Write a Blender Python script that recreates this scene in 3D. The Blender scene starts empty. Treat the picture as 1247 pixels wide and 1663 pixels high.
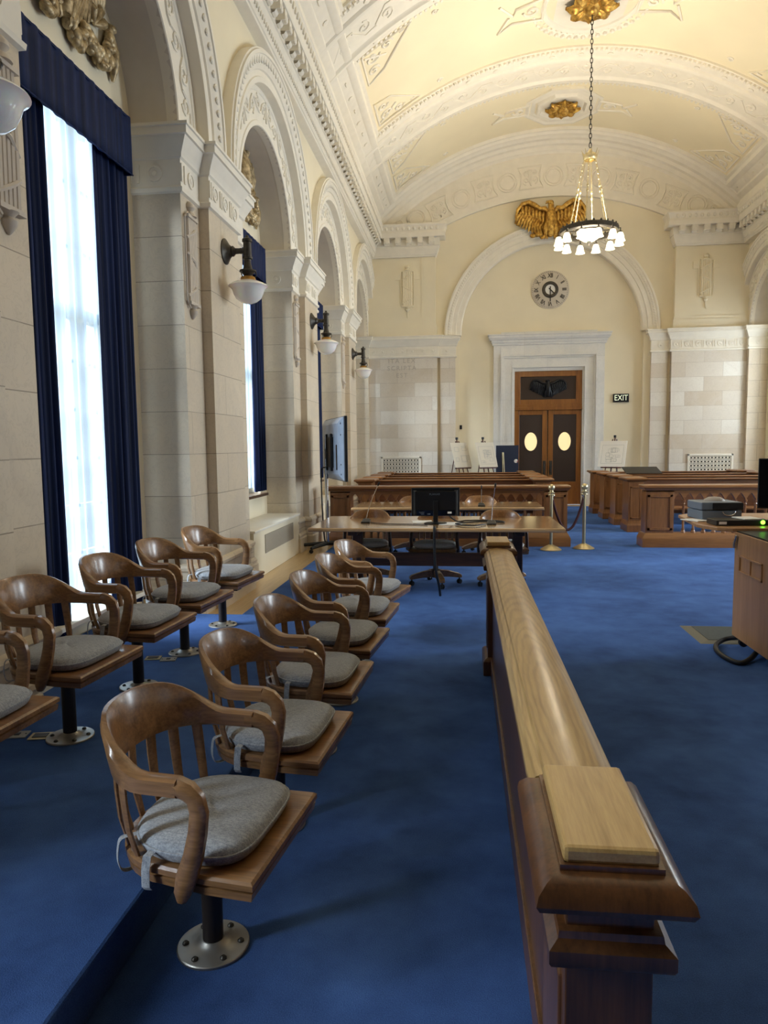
import bpy, bmesh, math, random
from math import sin, cos, pi, sqrt, radians
from mathutils import Vector, Matrix
random.seed(7)
SC = bpy.context.scene
COL = SC.collection

# ------------------------------------------------------------------ geometry helpers
class G:
    def __init__(s): s.v = []; s.f = []
    def add(s, v, f):
        o = len(s.v); s.v += [tuple(p) for p in v]; s.f += [tuple(i + o for i in q) for q in f]; return s
    def join(s, g, M=None):
        return s.add([M @ Vector(p) for p in g.v] if M else g.v, g.f)
    def box(s, x0, x1, y0, y1, z0, z1):
        return s.add([(x0,y0,z0),(x1,y0,z0),(x1,y1,z0),(x0,y1,z0),(x0,y0,z1),(x1,y0,z1),(x1,y1,z1),(x0,y1,z1)],
                     [(0,3,2,1),(4,5,6,7),(0,1,5,4),(1,2,6,5),(2,3,7,6),(3,0,4,7)])
    def cbox(s, c, d, M=None):
        g = G().box(-d[0]/2, d[0]/2, -d[1]/2, d[1]/2, -d[2]/2, d[2]/2)
        return s.join(g, Matrix.Translation(c) @ (M.to_4x4() if M else Matrix.Identity(4)))
    def loft(s, rings, closed=True, cap=True, loop=False):
        n = len(rings[0]); v = [p for r in rings for p in r]; f = []
        m = len(rings)
        for i in range(m if loop else m - 1):
            j2 = (i + 1) % m
            for k in range(n if closed else n - 1):
                k2 = (k + 1) % n
                f.append((i*n + k, i*n + k2, j2*n + k2, j2*n + k))
        if cap and closed and not loop:
            f.append(tuple(range(n))[::-1]); f.append(tuple((m-1)*n + k for k in range(n)))
        return s.add(v, f)
    def lathe(s, prof, c=(0,0,0), n=20, axis='z', a0=0, a1=2*pi):
        full = abs(a1 - a0 - 2*pi) < 1e-6
        rings = []
        for r, h in prof:
            ring = []
            for i in range(n if full else n + 1):
                a = a0 + (a1 - a0)*i/n
                x, y = max(r, 1e-4)*cos(a), max(r, 1e-4)*sin(a)
                p = {'z': (x, y, h), 'x': (h, x, y), 'y': (y, h, x)}[axis]
                ring.append((p[0]+c[0], p[1]+c[1], p[2]+c[2]))
            rings.append(ring)
        return s.loft(rings, closed=full, cap=False)
    def tube(s, pts, r, n=8, loop=False, cap=True):
        pts = [Vector(p) for p in pts]; m = len(pts); rings = []
        up = Vector((0, 0, 1)); prev = None
        for i in range(m):
            if loop: t = pts[(i+1) % m] - pts[i-1]
            else: t = pts[min(i+1, m-1)] - pts[max(i-1, 0)]
            t.normalize()
            if prev is None:
                a = t.cross(up)
                if a.length < 1e-3: a = t.cross(Vector((1, 0, 0)))
            else: a = prev - t*prev.dot(t)
            a.normalize(); prev = a; b = t.cross(a)
            rr = r[i] if isinstance(r, (list, tuple)) else r
            rings.append([pts[i] + a*rr*cos(2*pi*k/n) + b*rr*sin(2*pi*k/n) for k in range(n)])
        return s.loft(rings, cap=cap, loop=loop)
    def rib(s, pts, sec):          # loft of rectangular sections: sec(i) -> (axis a vector, half a, axis b vector, half b)
        rings = []
        for i, p in enumerate(pts):
            a, ha, b, hb = sec(i); a = Vector(a).normalized(); b = Vector(b).normalized(); p = Vector(p)
            c = .45
            rings.append([p+a*ha+b*hb*c, p+a*ha*c+b*hb, p-a*ha*c+b*hb, p-a*ha+b*hb*c, p-a*ha-b*hb*c, p-a*ha*c-b*hb, p+a*ha*c-b*hb, p+a*ha-b*hb*c])
        return s.loft(rings)
    def prism(s, poly, d0, d1, plane='xy'):
        def P(a, b, d): return {'xy': (a, b, d), 'xz': (a, d, b), 'yz': (d, a, b)}[plane]
        return s.loft([[P(a, b, d0) for a, b in poly], [P(a, b, d1) for a, b in poly]])
    def arc(s, prof, c, plane, a0=0, a1=pi, n=48, closed=False):   # profile (r, depth) swept round centre c=(u,v)
        rings = []
        for i in range(n + 1):
            a = a0 + (a1 - a0)*i/n
            rings.append([((d, c[0]+r*cos(a), c[1]+r*sin(a)) if plane == 'yz' else (c[0]+r*cos(a), d, c[1]+r*sin(a))) for r, d in prof])
        return s.loft(rings, closed=closed, cap=closed)
    def mould(s, path, prof, closed=False, side=1):   # profile (offset, z) along a plan polyline, mitred
        n = len(path); P = [Vector((p[0], p[1])) for p in path]; offs = []
        for i in range(n):
            def nrm(a, b):
                d = (b - a).normalized(); return Vector((d.y, -d.x))*side
            if closed or 0 < i < n-1:
                n1 = nrm(P[i-1], P[i]); n2 = nrm(P[i], P[(i+1) % n]); m = n1 + n2
                m = m/max(m.dot(n1), .2)
            elif i == 0: m = nrm(P[0], P[1])
            else: m = nrm(P[-2], P[-1])
            offs.append(m)
        rings = [[(P[i].x + offs[i].x*o, P[i].y + offs[i].y*o, z) for o, z in prof] for i in range(n)]
        return s.loft(rings, closed=False, cap=False, loop=closed)
    def ball(s, c, r, n=8, m=6):
        r = r if isinstance(r, (tuple, list)) else (r, r, r); g = G()
        g.lathe([(sin(pi*i/m), -cos(pi*i/m)) for i in range(m+1)], n=n)
        return s.add([(c[0]+p[0]*r[0], c[1]+p[1]*r[1], c[2]+p[2]*r[2]) for p in g.v], g.f)
    def grid(s, fn, nu, nv):
        v = [fn(i/nu, j/nv) for i in range(nu+1) for j in range(nv+1)]
        f = [(i*(nv+1)+j, (i+1)*(nv+1)+j, (i+1)*(nv+1)+j+1, i*(nv+1)+j+1) for i in range(nu) for j in range(nv)]
        return s.add(v, f)
    def mirror(s):
        s.v = [(2*XC - p[0], p[1], p[2]) for p in s.v]; s.f = [q[::-1] for q in s.f]; return s
    def obj(s, name, mat, parent=None, smooth=None, bevel=0, solid=0, loc=None, rz=0, kind=None, merge=False):
        me = bpy.data.meshes.new(name)
        me.from_pydata(s.v, [], s.f)
        bm = bmesh.new(); bm.from_mesh(me)
        if merge: bmesh.ops.remove_doubles(bm, verts=bm.verts, dist=1e-5)
        bmesh.ops.recalc_face_normals(bm, faces=bm.faces); bm.to_mesh(me); bm.free()
        if mat: me.materials.append(mat)
        o = bpy.data.objects.new(name, me); COL.objects.link(o)
        if smooth:
            me.polygons.foreach_set('use_smooth', [True]*len(me.polygons))
            me.set_sharp_from_angle(angle=radians(smooth))
        if bevel:
            m = o.modifiers.new('edge', 'BEVEL'); m.width = bevel; m.segments = 2; m.limit_method = 'ANGLE'; m.angle_limit = radians(40)
        if solid:
            m = o.modifiers.new('thick', 'SOLIDIFY'); m.thickness = solid; m.offset = 0
        if parent: o.parent = parent
        if loc: o.location = loc
        if rz: o.rotation_euler = (0, 0, rz)
        if kind: o['kind'] = kind
        return o

def tag(o, label, cat, group=None):
    o['label'] = label; o['category'] = cat
    if group: o['group'] = group
    return o
def thing(name, label, cat, loc=(0,0,0), rz=0, group=None):
    o = bpy.data.objects.new(name, None); COL.objects.link(o); o.empty_display_size = .05
    o.location = loc; o.rotation_euler = (0, 0, rz)
    return tag(o, label, cat, group)
def dup(root, loc, rz, label=None, group=None):
    def cp(o, par):
        c = o.copy(); COL.objects.link(c)
        if par: c.parent = par; 
        for ch in list(o.children): cp(ch, c)
        return c
    r = cp(root, None); r.location = loc; r.rotation_euler = (0, 0, rz)
    if label: r['label'] = label
    if group: r['group'] = group
    return r
def struct(name, g, mat, **k): return g.obj(name, mat, kind='structure', **k)
def text_geo(txt, size, depth, align='CENTER', space=1.0):
    cu = bpy.data.curves.new('lettering', 'FONT'); cu.body = txt; cu.size = size; cu.extrude = depth
    cu.align_x = align; cu.align_y = 'CENTER'; cu.resolution_u = 3; cu.space_character = space
    o = bpy.data.objects.new('lettering', cu); COL.objects.link(o)
    dg = bpy.context.evaluated_depsgraph_get(); me = bpy.data.meshes.new_from_object(o.evaluated_get(dg))
    g = G(); g.add([v.co[:] for v in me.vertices], [p.vertices[:] for p in me.polygons])
    bpy.data.objects.remove(o); bpy.data.curves.remove(cu); bpy.data.meshes.remove(me)
    return g
RX = lambda a: Matrix.Rotation(a, 4, 'X')
RY = lambda a: Matrix.Rotation(a, 4, 'Y')
RZ = lambda a: Matrix.Rotation(a, 4, 'Z')
T = lambda *p: Matrix.Translation(p if len(p) == 3 else p[0])

def smooth_path(P, n=8):
    out = []
    for i in range(len(P)-1):
        p0, p1, p2, p3 = (Vector(P[max(i-1, 0)]), Vector(P[i]), Vector(P[i+1]), Vector(P[min(i+2, len(P)-1)]))
        for k in range(n):
            t = k/n; out.append(.5*((2*p1) + (p2-p0)*t + (2*p0-5*p1+4*p2-p3)*t*t + (3*p1-p0-3*p2+p3)*t**3))
    return out + [Vector(P[-1])]

# ------------------------------------------------------------------ materials
def S(h):
    c = [int(h[i:i+2], 16)/255 for i in (0, 2, 4)]
    return tuple((x/12.92 if x <= .04045 else ((x+.055)/1.055)**2.4) for x in c) + (1,)
class N:
    def __init__(s, name):
        s.m = bpy.data.materials.new(name); s.m.use_nodes = True; s.t = s.m.node_tree
        s.b = s.t.nodes['Principled BSDF']; s.out = s.t.nodes['Material Output']
    def n(s, typ, **k):
        nd = s.t.nodes.new(typ)
        for a, b in k.items():
            if a == 'i':
                for q, w in b.items():
                    if isinstance(w, bpy.types.NodeSocket): s.t.links.new(w, nd.inputs[q])
                    else: nd.inputs[q].default_value = w
            else: setattr(nd, a, b)
        return nd
    def l(s, a, b): s.t.links.new(a, b)
    def set(s, **k):
        for a, w in k.items():
            q = s.b.inputs[a.replace('_', ' ')]
            if isinstance(w, bpy.types.NodeSocket): s.l(w, q)
            else: q.default_value = w
    def ramp(s, fac, stops):
        r = s.n('ShaderNodeValToRGB', i={'Fac': fac}); e = r.color_ramp.elements
        while len(e) < len(stops): e.new(.5)
        for q, (p, c) in zip(e, stops): q.position = p; q.color = c
        return r.outputs['Color']
    def mix(s, f, a, b, mode='MIX'):
        m = s.n('ShaderNodeMix', data_type='RGBA', blend_type=mode)
        for q, w in ((0, f), (6, a), (7, b)):
            if isinstance(w, bpy.types.NodeSocket): s.l(w, m.inputs[q])
            else: m.inputs[q].default_value = w
        return m.outputs[2]
    def coord(s, scale=(1,1,1), kind='Object', rot=(0,0,0)):
        tc = s.n('ShaderNodeTexCoord'); mp = s.n('ShaderNodeMapping')
        s.l(tc.outputs[kind], mp.inputs[0]); mp.inputs['Scale'].default_value = scale; mp.inputs['Rotation'].default_value = rot
        return mp.outputs[0]
    def noise(s, vec, scale, detail=4, rough=.5, dist=0):
        return s.n('ShaderNodeTexNoise', i={'Vector': vec, 'Scale': scale, 'Detail': detail, 'Roughness': rough, 'Distortion': dist}).outputs['Fac']
    def bump(s, h, strength=.2, dist=.01):
        b = s.n('ShaderNodeBump', i={'Height': h, 'Strength': strength, 'Distance': dist}); s.l(b.outputs[0], s.b.inputs['Normal'])
def plain(name, col, rough=.5, metal=0, spec=.5, var=0, coat=0, vscale=6):
    w = N(name); c = S(col) if isinstance(col, str) else col
    if var:
        f = w.noise(w.coord(), vscale, 3)
        w.set(Base_Color=w.ramp(f, [(.3, tuple(x*(1-var) for x in c[:3])+(1,)), (.7, tuple(min(1, x*(1+var)) for x in c[:3])+(1,))]))
    else: w.set(Base_Color=c)
    w.set(Roughness=rough, Metallic=metal, Specular_IOR_Level=spec, Coat_Weight=coat)
    return w.m
def wood(name, dark, light, axis='x', scale=1.0, rough=.33, coat=.25, fig=.0, bump=.06):
    w = N(name); st = {'x': (.7, 11, 11), 'y': (11, .7, 11), 'z': (11, 11, .7)}[axis]
    v = w.coord(tuple(q*scale for q in st))
    n1 = w.noise(v, 1.0, 6, .6, .6)
    v2 = w.coord(tuple(q*scale*5 for q in st)); n2 = w.noise(v2, 1.5, 3, .6)
    base = w.ramp(n1, [(.28, S(dark)), (.72, S(light))])
    base = w.mix(.35, base, w.ramp(n2, [(.35, S(dark)), (.65, S(light))]))
    if fig:
        st3 = {'x': (.35, 3, 3), 'y': (3, .35, 3), 'z': (3, 3, .35)}[axis]
        wv = w.n('ShaderNodeTexWave', wave_type='RINGS', rings_direction={'x': 'X', 'y': 'Y', 'z': 'Z'}[axis],
                 i={'Vector': w.coord(tuple(q*scale for q in st3)), 'Scale': 5.5, 'Distortion': 3.5, 'Detail': 2, 'Detail Scale': .8}).outputs['Fac']
        base = w.mix(fig, base, w.ramp(wv, [(.15, S(dark)), (.6, S(light))]))
    w.set(Base_Color=base, Roughness=rough, Coat_Weight=coat, Coat_Roughness=.15)
    w.bump(n2, bump, .002)
    return w.m
def wall_vec(w):       # (horizontal along the wall, height) from world position, whichever way the wall faces
    g = w.n('ShaderNodeNewGeometry'); sp = w.n('ShaderNodeSeparateXYZ', i={0: g.outputs['Position']}); sn = w.n('ShaderNodeSeparateXYZ', i={0: g.outputs['True Normal']})
    ab = w.n('ShaderNodeMath', operation='ABSOLUTE', i={0: sn.outputs[0]}); gt = w.n('ShaderNodeMath', operation='GREATER_THAN', i={0: ab.outputs[0], 1: .5})
    mx = w.n('ShaderNodeMix', data_type='FLOAT', i={0: gt.outputs[0], 2: sp.outputs[0], 3: sp.outputs[1]})
    return w.n('ShaderNodeCombineXYZ', i={0: mx.outputs[0], 1: sp.outputs[2]}).outputs[0], g.outputs['Position']
def ashlar(name, c1, c2, c3, mortar, bw=.95, rh=.55, ms=.004, off=.5, shift=(0, 0, 0)):
    w = N(name); vec, pos = wall_vec(w)
    mp = w.n('ShaderNodeMapping', i={0: vec, 1: shift})
    br = w.n('ShaderNodeTexBrick', i={'Vector': mp.outputs[0], 'Scale': 1.0, 'Mortar Size': ms, 'Mortar Smooth': .3, 'Bias': 0, 'Brick Width': bw, 'Row Height': rh,
             'Color1': S(c1), 'Color2': S(c2), 'Mortar': S(mortar)})
    br.offset = off
    n1 = w.noise(pos, 1.6, 6, .65, 1.2); n2 = w.noise(pos, 7, 5, .6, 2.0)
    vein = w.ramp(n2, [(.47, (0,0,0,1)), (.5, (1,1,1,1)), (.53, (0,0,0,1))])
    base = w.mix(w.ramp(n1, [(.42, (0,0,0,1)), (.75, (.75,.75,.75,1))]), br.outputs['Color'], S(c3))
    vm = w.n('ShaderNodeMath', operation='MULTIPLY', i={0: vein, 1: .18})
    base = w.mix(vm.outputs[0], base, S(mortar))
    w.set(Base_Color=base, Roughness=.42, Specular_IOR_Level=.4)
    inv = w.n('ShaderNodeMath', operation='MULTIPLY', i={0: br.outputs['Fac'], 1: -1.0})
    w.bump(inv.outputs[0], .4, .004)
    return w.m
XC = 2.2; XF = -2.50; XS = -2.60; XW = -2.55; XN = -3.06; XK = -2.45; YF = 19.34; ZS = 4.5
PC = lambda k: 3.21 + 4.17*k
BC = lambda k: 5.295 + 4.17*k

M = {}
def carpet_mat():
    w = N('blue_carpet'); v = w.coord(kind='Object')
    a = w.noise(v, .9, 5, .6, .4); b = w.noise(v, 5, 4, .6); c = w.noise(v, 260, 2, .5)
    f = w.n('ShaderNodeMath', operation='ADD', i={0: w.n('ShaderNodeMath', operation='MULTIPLY', i={0: a, 1: .65}).outputs[0], 1: w.n('ShaderNodeMath', operation='MULTIPLY', i={0: b, 1: .35}).outputs[0]}).outputs[0]
    base = w.ramp(f, [(.36, S('1f3565')), (.62, S('4668a6'))])
    base = w.mix(.25, base, w.ramp(c, [(.3, S('162a52')), (.7, S('587ab4'))]))
    w.set(Base_Color=base, Roughness=.95, Specular_IOR_Level=.08, Sheen_Weight=.25, Sheen_Roughness=.5, Sheen_Tint=S('7fa4e0'))
    w.bump(c, .5, .004); return w.m
M['carpet'] = carpet_mat()
M['plank'] = wood('border_floor', 'b09060', 'd2b684', 'y', .6, .3, .2)
M['cream'] = plain('cream_plaster', 'e9dec2', .8, var=.03, vscale=1.5)
M['ceil'] = plain('ceiling_cream', 'eee2c2', .85, var=.04, vscale=.8)
M['white'] = plain('white_plaster', 'eae3d3', .7, var=.03)
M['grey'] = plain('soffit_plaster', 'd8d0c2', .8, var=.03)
M['marble'] = ashlar('pier_marble', 'd9ccb6', 'cfc0a8', 'c4b8a6', '978975', 1.39, .40, .004, shift=(2.46, .05, 0))
M['marblefar'] = ashlar('panel_marble', 'e8e3d8', 'cdbfaa', 'd8cfc2', 'a89a88', .92, .365, .003)
M['marblewhite'] = ashlar('door_marble', 'e6e4de', 'dedcd6', 'cfd0cf', 'b4b2ae', 1.2, 1.1, .002, shift=(.3, .5, 0))
M['chair'] = wood('chair_oak', '5c3f26', 'a87c50', 'x', 1.2, .28, .4)
M['rail'] = wood('rail_oak', '8a6433', 'c9a468', 'y', 1.0, .3, .35, fig=.55)
def rail_oak():
    w = N('figured_oak')
    v = w.coord((9, .6, 9)); n1 = w.noise(v, 1.0, 6, .6, .5); n2 = w.noise(w.coord((60, 3, 60)), 1.5, 3, .6)
    base = w.ramp(n1, [(.28, S('95703c')), (.72, S('c7a568'))])
    mp = w.n('ShaderNodeMapping', i={0: w.n('ShaderNodeTexCoord').outputs['Object'], 'Location': (-.012, 1.05, -.868), 'Rotation': (.0, 0, 0)})
    sk = w.n('ShaderNodeVectorMath', operation='MULTIPLY', i={0: mp.outputs[0], 1: (1, .085, .6)})
    nz = w.n('ShaderNodeTexNoise', i={'Vector': w.coord((9, 2.2, 9)), 'Scale': 1.0, 'Detail': 3}); ad = w.n('ShaderNodeMix', data_type='VECTOR', i={0: .035, 4: sk.outputs[0], 5: nz.outputs['Color']})
    ln = w.n('ShaderNodeVectorMath', operation='LENGTH', i={0: ad.outputs[1]})
    sn = w.n('ShaderNodeMath', operation='SINE', i={0: w.n('ShaderNodeMath', operation='MULTIPLY', i={0: ln.outputs['Value'], 1: 560}).outputs[0]})
    rg = w.n('ShaderNodeMapRange', i={0: sn.outputs[0], 1: -1, 2: .4, 3: .85, 4: 0})
    base = w.mix(w.n('ShaderNodeMath', operation='MULTIPLY', i={0: rg.outputs[0], 1: .6}).outputs[0], base, S('7d5a2c'))
    base = w.mix(.25, base, w.ramp(n2, [(.35, S('8a6433')), (.65, S('cfae72'))]))
    w.set(Base_Color=base, Roughness=.32, Coat_Weight=.3, Coat_Roughness=.2); w.bump(n2, .05, .002); return w.m
M['rail'] = rail_oak()
M['cap'] = wood('cap_oak', 'a07c46', 'c8a468', 'y', 2.0, .38, .2)
M['post'] = wood('post_oak', '3c2413', '744a28', 'z', 1.2, .35, .3)
M['pew'] = wood('pew_oak', '6a4120', '9a683a', 'x', .7, .35, .3)
M['pewz'] = wood('pew_oak_upright', '6a4120', '9a683a', 'z', .8, .35, .3)
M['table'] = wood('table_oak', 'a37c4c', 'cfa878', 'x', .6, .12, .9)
M['pewshade'] = wood('pew_oak_shaded', '4c2d18', '76492a', 'x', .7, .4, .15)  # pew oak darkened: the shade behind the spindles is put into its colour
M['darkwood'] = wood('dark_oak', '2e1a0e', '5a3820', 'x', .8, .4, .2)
M['door'] = wood('door_oak', '704218', 'a06a30', 'z', .8, .35, .3)
M['lectern'] = wood('lectern_veneer', '93683f', 'b98a5e', 'z', .5, .4, .15)
def fabric(name, a, b, sc=220):
    w = N(name); v = w.coord()
    n1 = w.noise(v, sc, 2, .6); n2 = w.noise(w.coord((1, 3, 1)), 60, 3, .6)
    base = w.mix(.5, w.ramp(n1, [(.35, S(a)), (.65, S(b))]), w.ramp(n2, [(.35, S(a)), (.65, S(b))]))
    w.set(Base_Color=base, Roughness=.95, Specular_IOR_Level=.1, Sheen_Weight=.2)
    w.bump(n1, .35, .002); return w.m
M['cushion'] = fabric('grey_cushion', '7a7f86', 'b6babf')
M['litcush'] = fabric('pale_cushion', 'c6c6c2', 'eae8e2')  # cloth made paler: window light on these cushions is put into the colour
def velvet():
    w = N('navy_velvet'); n = w.noise(w.coord((30, 30, .5)), 1, 3)
    w.set(Base_Color=w.ramp(n, [(.3, S('060f26')), (.7, S('0f234d'))]), Roughness=.7, Sheen_Weight=.35, Sheen_Roughness=.4, Sheen_Tint=S('4060b0'), Specular_IOR_Level=.2)
    return w.m
M['velvet'] = velvet()
def sheer():
    w = N('sheer_voile')
    d = w.n('ShaderNodeBsdfDiffuse', i={'Color': S('cdd8e2')}); tr = w.n('ShaderNodeBsdfTranslucent', i={'Color': S('aabfd0')}); tp = w.n('ShaderNodeBsdfTransparent', i={'Color': (1,1,1,1)})
    m1 = w.n('ShaderNodeMixShader', i={0: .55, 1: d.outputs[0], 2: tr.outputs[0]})
    lw = w.n('ShaderNodeLayerWeight', i={'Blend': .35})          # denser where the folds turn edge-on
    f = w.n('ShaderNodeMapRange', i={0: lw.outputs['Facing'], 1: 0, 2: .8, 3: .50, 4: .08}).outputs[0]
    m2 = w.n('ShaderNodeMixShader', i={0: f, 1: m1.outputs[0], 2: tp.outputs[0]})
    w.l(m2.outputs[0], w.out.inputs[0]); return w.m
M['sheer'] = sheer()
def glass():
    w = N('window_glass'); tp = w.n('ShaderNodeBsdfTransparent', i={'Color': (.95,.97,.98,1)}); gl = w.n('ShaderNodeBsdfGlossy', i={'Roughness': .05})
    m = w.n('ShaderNodeMixShader', i={0: .06, 1: tp.outputs[0], 2: gl.outputs[0]}); w.l(m.outputs[0], w.out.inputs[0]); return w.m
M['glass'] = glass()
M['bronze'] = plain('dark_bronze', '4a4640', .45, .75, var=.25, vscale=30)
M['brass'] = plain('brass', 'a07a40', .3, .9, var=.15)
M['steel'] = plain('base_steel', 'a8a49c', .4, .75, var=.1)
M['chrome'] = plain('chrome', 'd0d2d4', .15, 1)
M['blackm'] = plain('black_metal', '15161a', .4, .3)
M['pole'] = plain('pole_paint', '2b2422', .4, .2)
M['black'] = plain('black_plastic', '0d0f12', .4)
M['blackgloss'] = plain('black_gloss', '07080a', .12)
M['greyplastic'] = plain('grey_plastic', '6f7a86', .4)
M['tvback'] = plain('tv_back', '6a7482', .35, var=.1)
def milk(name, e, col='f6f4ee'):
    w = N(name); w.set(Base_Color=S(col), Roughness=.12, Coat_Weight=.4, Subsurface_Weight=.3, Subsurface_Scale=.05)
    if e: w.set(Emission_Color=S('ffe9b8'), Emission_Strength=e)
    return w.m
M['milk'] = milk('milk_glass', 0)
M['lit'] = milk('lit_glass', 2.2)
M['litbowl'] = milk('lit_bowl', 6.0)
def gold(name, a, b, metal=.75):
    w = N(name); n = w.noise(w.coord(), 14, 4, .6)
    w.set(Base_Color=w.ramp(n, [(.35, S(a)), (.65, S(b))]), Metallic=metal, Roughness=.42); w.bump(n, .3, .01); return w.m
M['gold'] = gold('gilding', '94682a', 'e6ba5e')
M['dullgold'] = gold('worn_gilding', '7c6640', 'd8c194', .25)
M['brassy'] = plain('polished_brass', 'cdbf98', .28, .85)
M['rope'] = plain('burgundy_velvet', '3a1018', .8, var=.2)
M['paper'] = plain('paper', 'f0efea', .7)
M['navy'] = plain('navy_board', '1b2740', .6)
M['mahog'] = plain('easel_mahogany', '4a1c14', .4)
M['mat'] = plain('floor_mat', '4e5048', .85, var=.08, vscale=40)
M['matedge'] = plain('mat_edge', '77705c', .8)
M['leather'] = plain('door_leather', '35261c', .5, var=.1, vscale=50)
M['rubber'] = plain('black_cable', '0c0d10', .5)
M['grille'] = plain('dark_void', '3a3630', .8)
M['slate'] = plain('stone_relief', 'cbbfae', .7, var=.05)
def emis(name, col, e):
    w = N(name); w.set(Base_Color=S(col), Emission_Color=S(col), Emission_Strength=e); return w.m
M['led'] = emis('green_led', '70ff30', 6)
M['exitl'] = emis('exit_letters', 'e4ecd0', .5)
M['oval'] = emis('lit_pane', 'f2dfa8', .55)
# ------------------------------------------------------------------ ornament helpers
def spiral(c, size, turn=1, a0=0, n=13, turns=1.35):
    return [(c[0] + size*(1-.85*i/n)*cos(a0 + turn*2*pi*turns*i/n), c[1] + size*(1-.85*i/n)*sin(a0 + turn*2*pi*turns*i/n)) for i in range(n+1)]
def relief(g, fn, lines, r, n=5):
    for L in lines: g.tube([fn(u, v) for u, v in L], r, n)
def panel_scroll(w, h):      # a small acanthus panel, centred on 0,0
    L = []
    for sx in (-1, 1):
        L.append(spiral((sx*w*.22, -h*.12), min(w, h)*.2, sx, -pi/2))
        L.append(spiral((sx*w*.2, h*.22), min(w, h)*.14, -sx, pi/2))
        L.append([(0, -h*.38), (sx*w*.08, -h*.1), (sx*w*.03, h*.15), (sx*w*.1, h*.38)])
    L.append([(0, -h*.4), (0, h*.4)])
    return L

# ------------------------------------------------------------------ floor
struct('floor', G().box(-3.4, 7.8, -2.7, 19.6, -.25, -.012), M['plank'])
struct('floor_carpet', G().box(-2.16, 6.56, -2.6, 18.93, -.1, 0), M['carpet'])
struct('floor_platform', G().box(-3.04, -1.06, -2.55, 5.95, -.09, .15), M['carpet'], bevel=.012)

# ------------------------------------------------------------------ the two arcaded side walls
CAPPROF = [(.0,3.93),(.03,3.94),(.035,3.975),(.015,3.99),(.015,4.225),(.035,4.24),(.04,4.27),(.06,4.31),(.10,4.385),(.105,4.40),(.125,4.405),(.125,4.47),(.14,4.475),(.14,4.5),(-.12,4.5)]
BASEPROF = [(.075,-.02),(.075,.20),(.06,.215),(.06,.225),(.065,.25),(.05,.275),(.035,.285),(.035,.42),(.05,.44),(.05,.465),(.03,.49),(.0,.5)]
CORN = [(.0,6.52),(.025,6.53),(.03,6.56),(.045,6.57),(.05,6.6),(.09,6.70),(.10,6.73),(.10,6.77),(.12,6.78),(.12,6.965),(.255,6.965),(.265,6.985),(.265,7.09),(.25,7.10),(.25,7.12),(.29,7.24),(.305,7.255),(.305,7.29),(.26,7.31),(.25,7.5),(.18,7.52)]
def frieze(g, path, side, step=.30):       # discs and bars along the capital frieze
    for (a, b) in zip(path[:-1], path[1:]):
        A = Vector(a + (0,)); B = Vector(b + (0,)); d = (B - A); L = d.length
        if L < .3: continue
        d /= L; nrm = Vector((d.y, -d.x, 0))*side
        n = max(1, int(L/step)); s = L/n
        R = Matrix((d, nrm, Vector((0,0,1)))).transposed().to_4x4()
        for i in range(n):
            p = A + d*(s*(i+.5)) + nrm*.015
            q = G().lathe([(.075,0),(.075,.012),(.055,.012),(.055,.004),(.028,.004),(.02,.012),(0,.014)], n=12, axis='y')
            g.join(q, T(p + Vector((0,0,4.108))) @ R)
            for e in (-.5, -.34):
                q = G().box(-.012, .012, 0, .012, -.08, .08)
                g.join(q, T(A + d*(s*(i+.5+e)) + nrm*.015 + Vector((0,0,4.108))) @ R)
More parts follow.
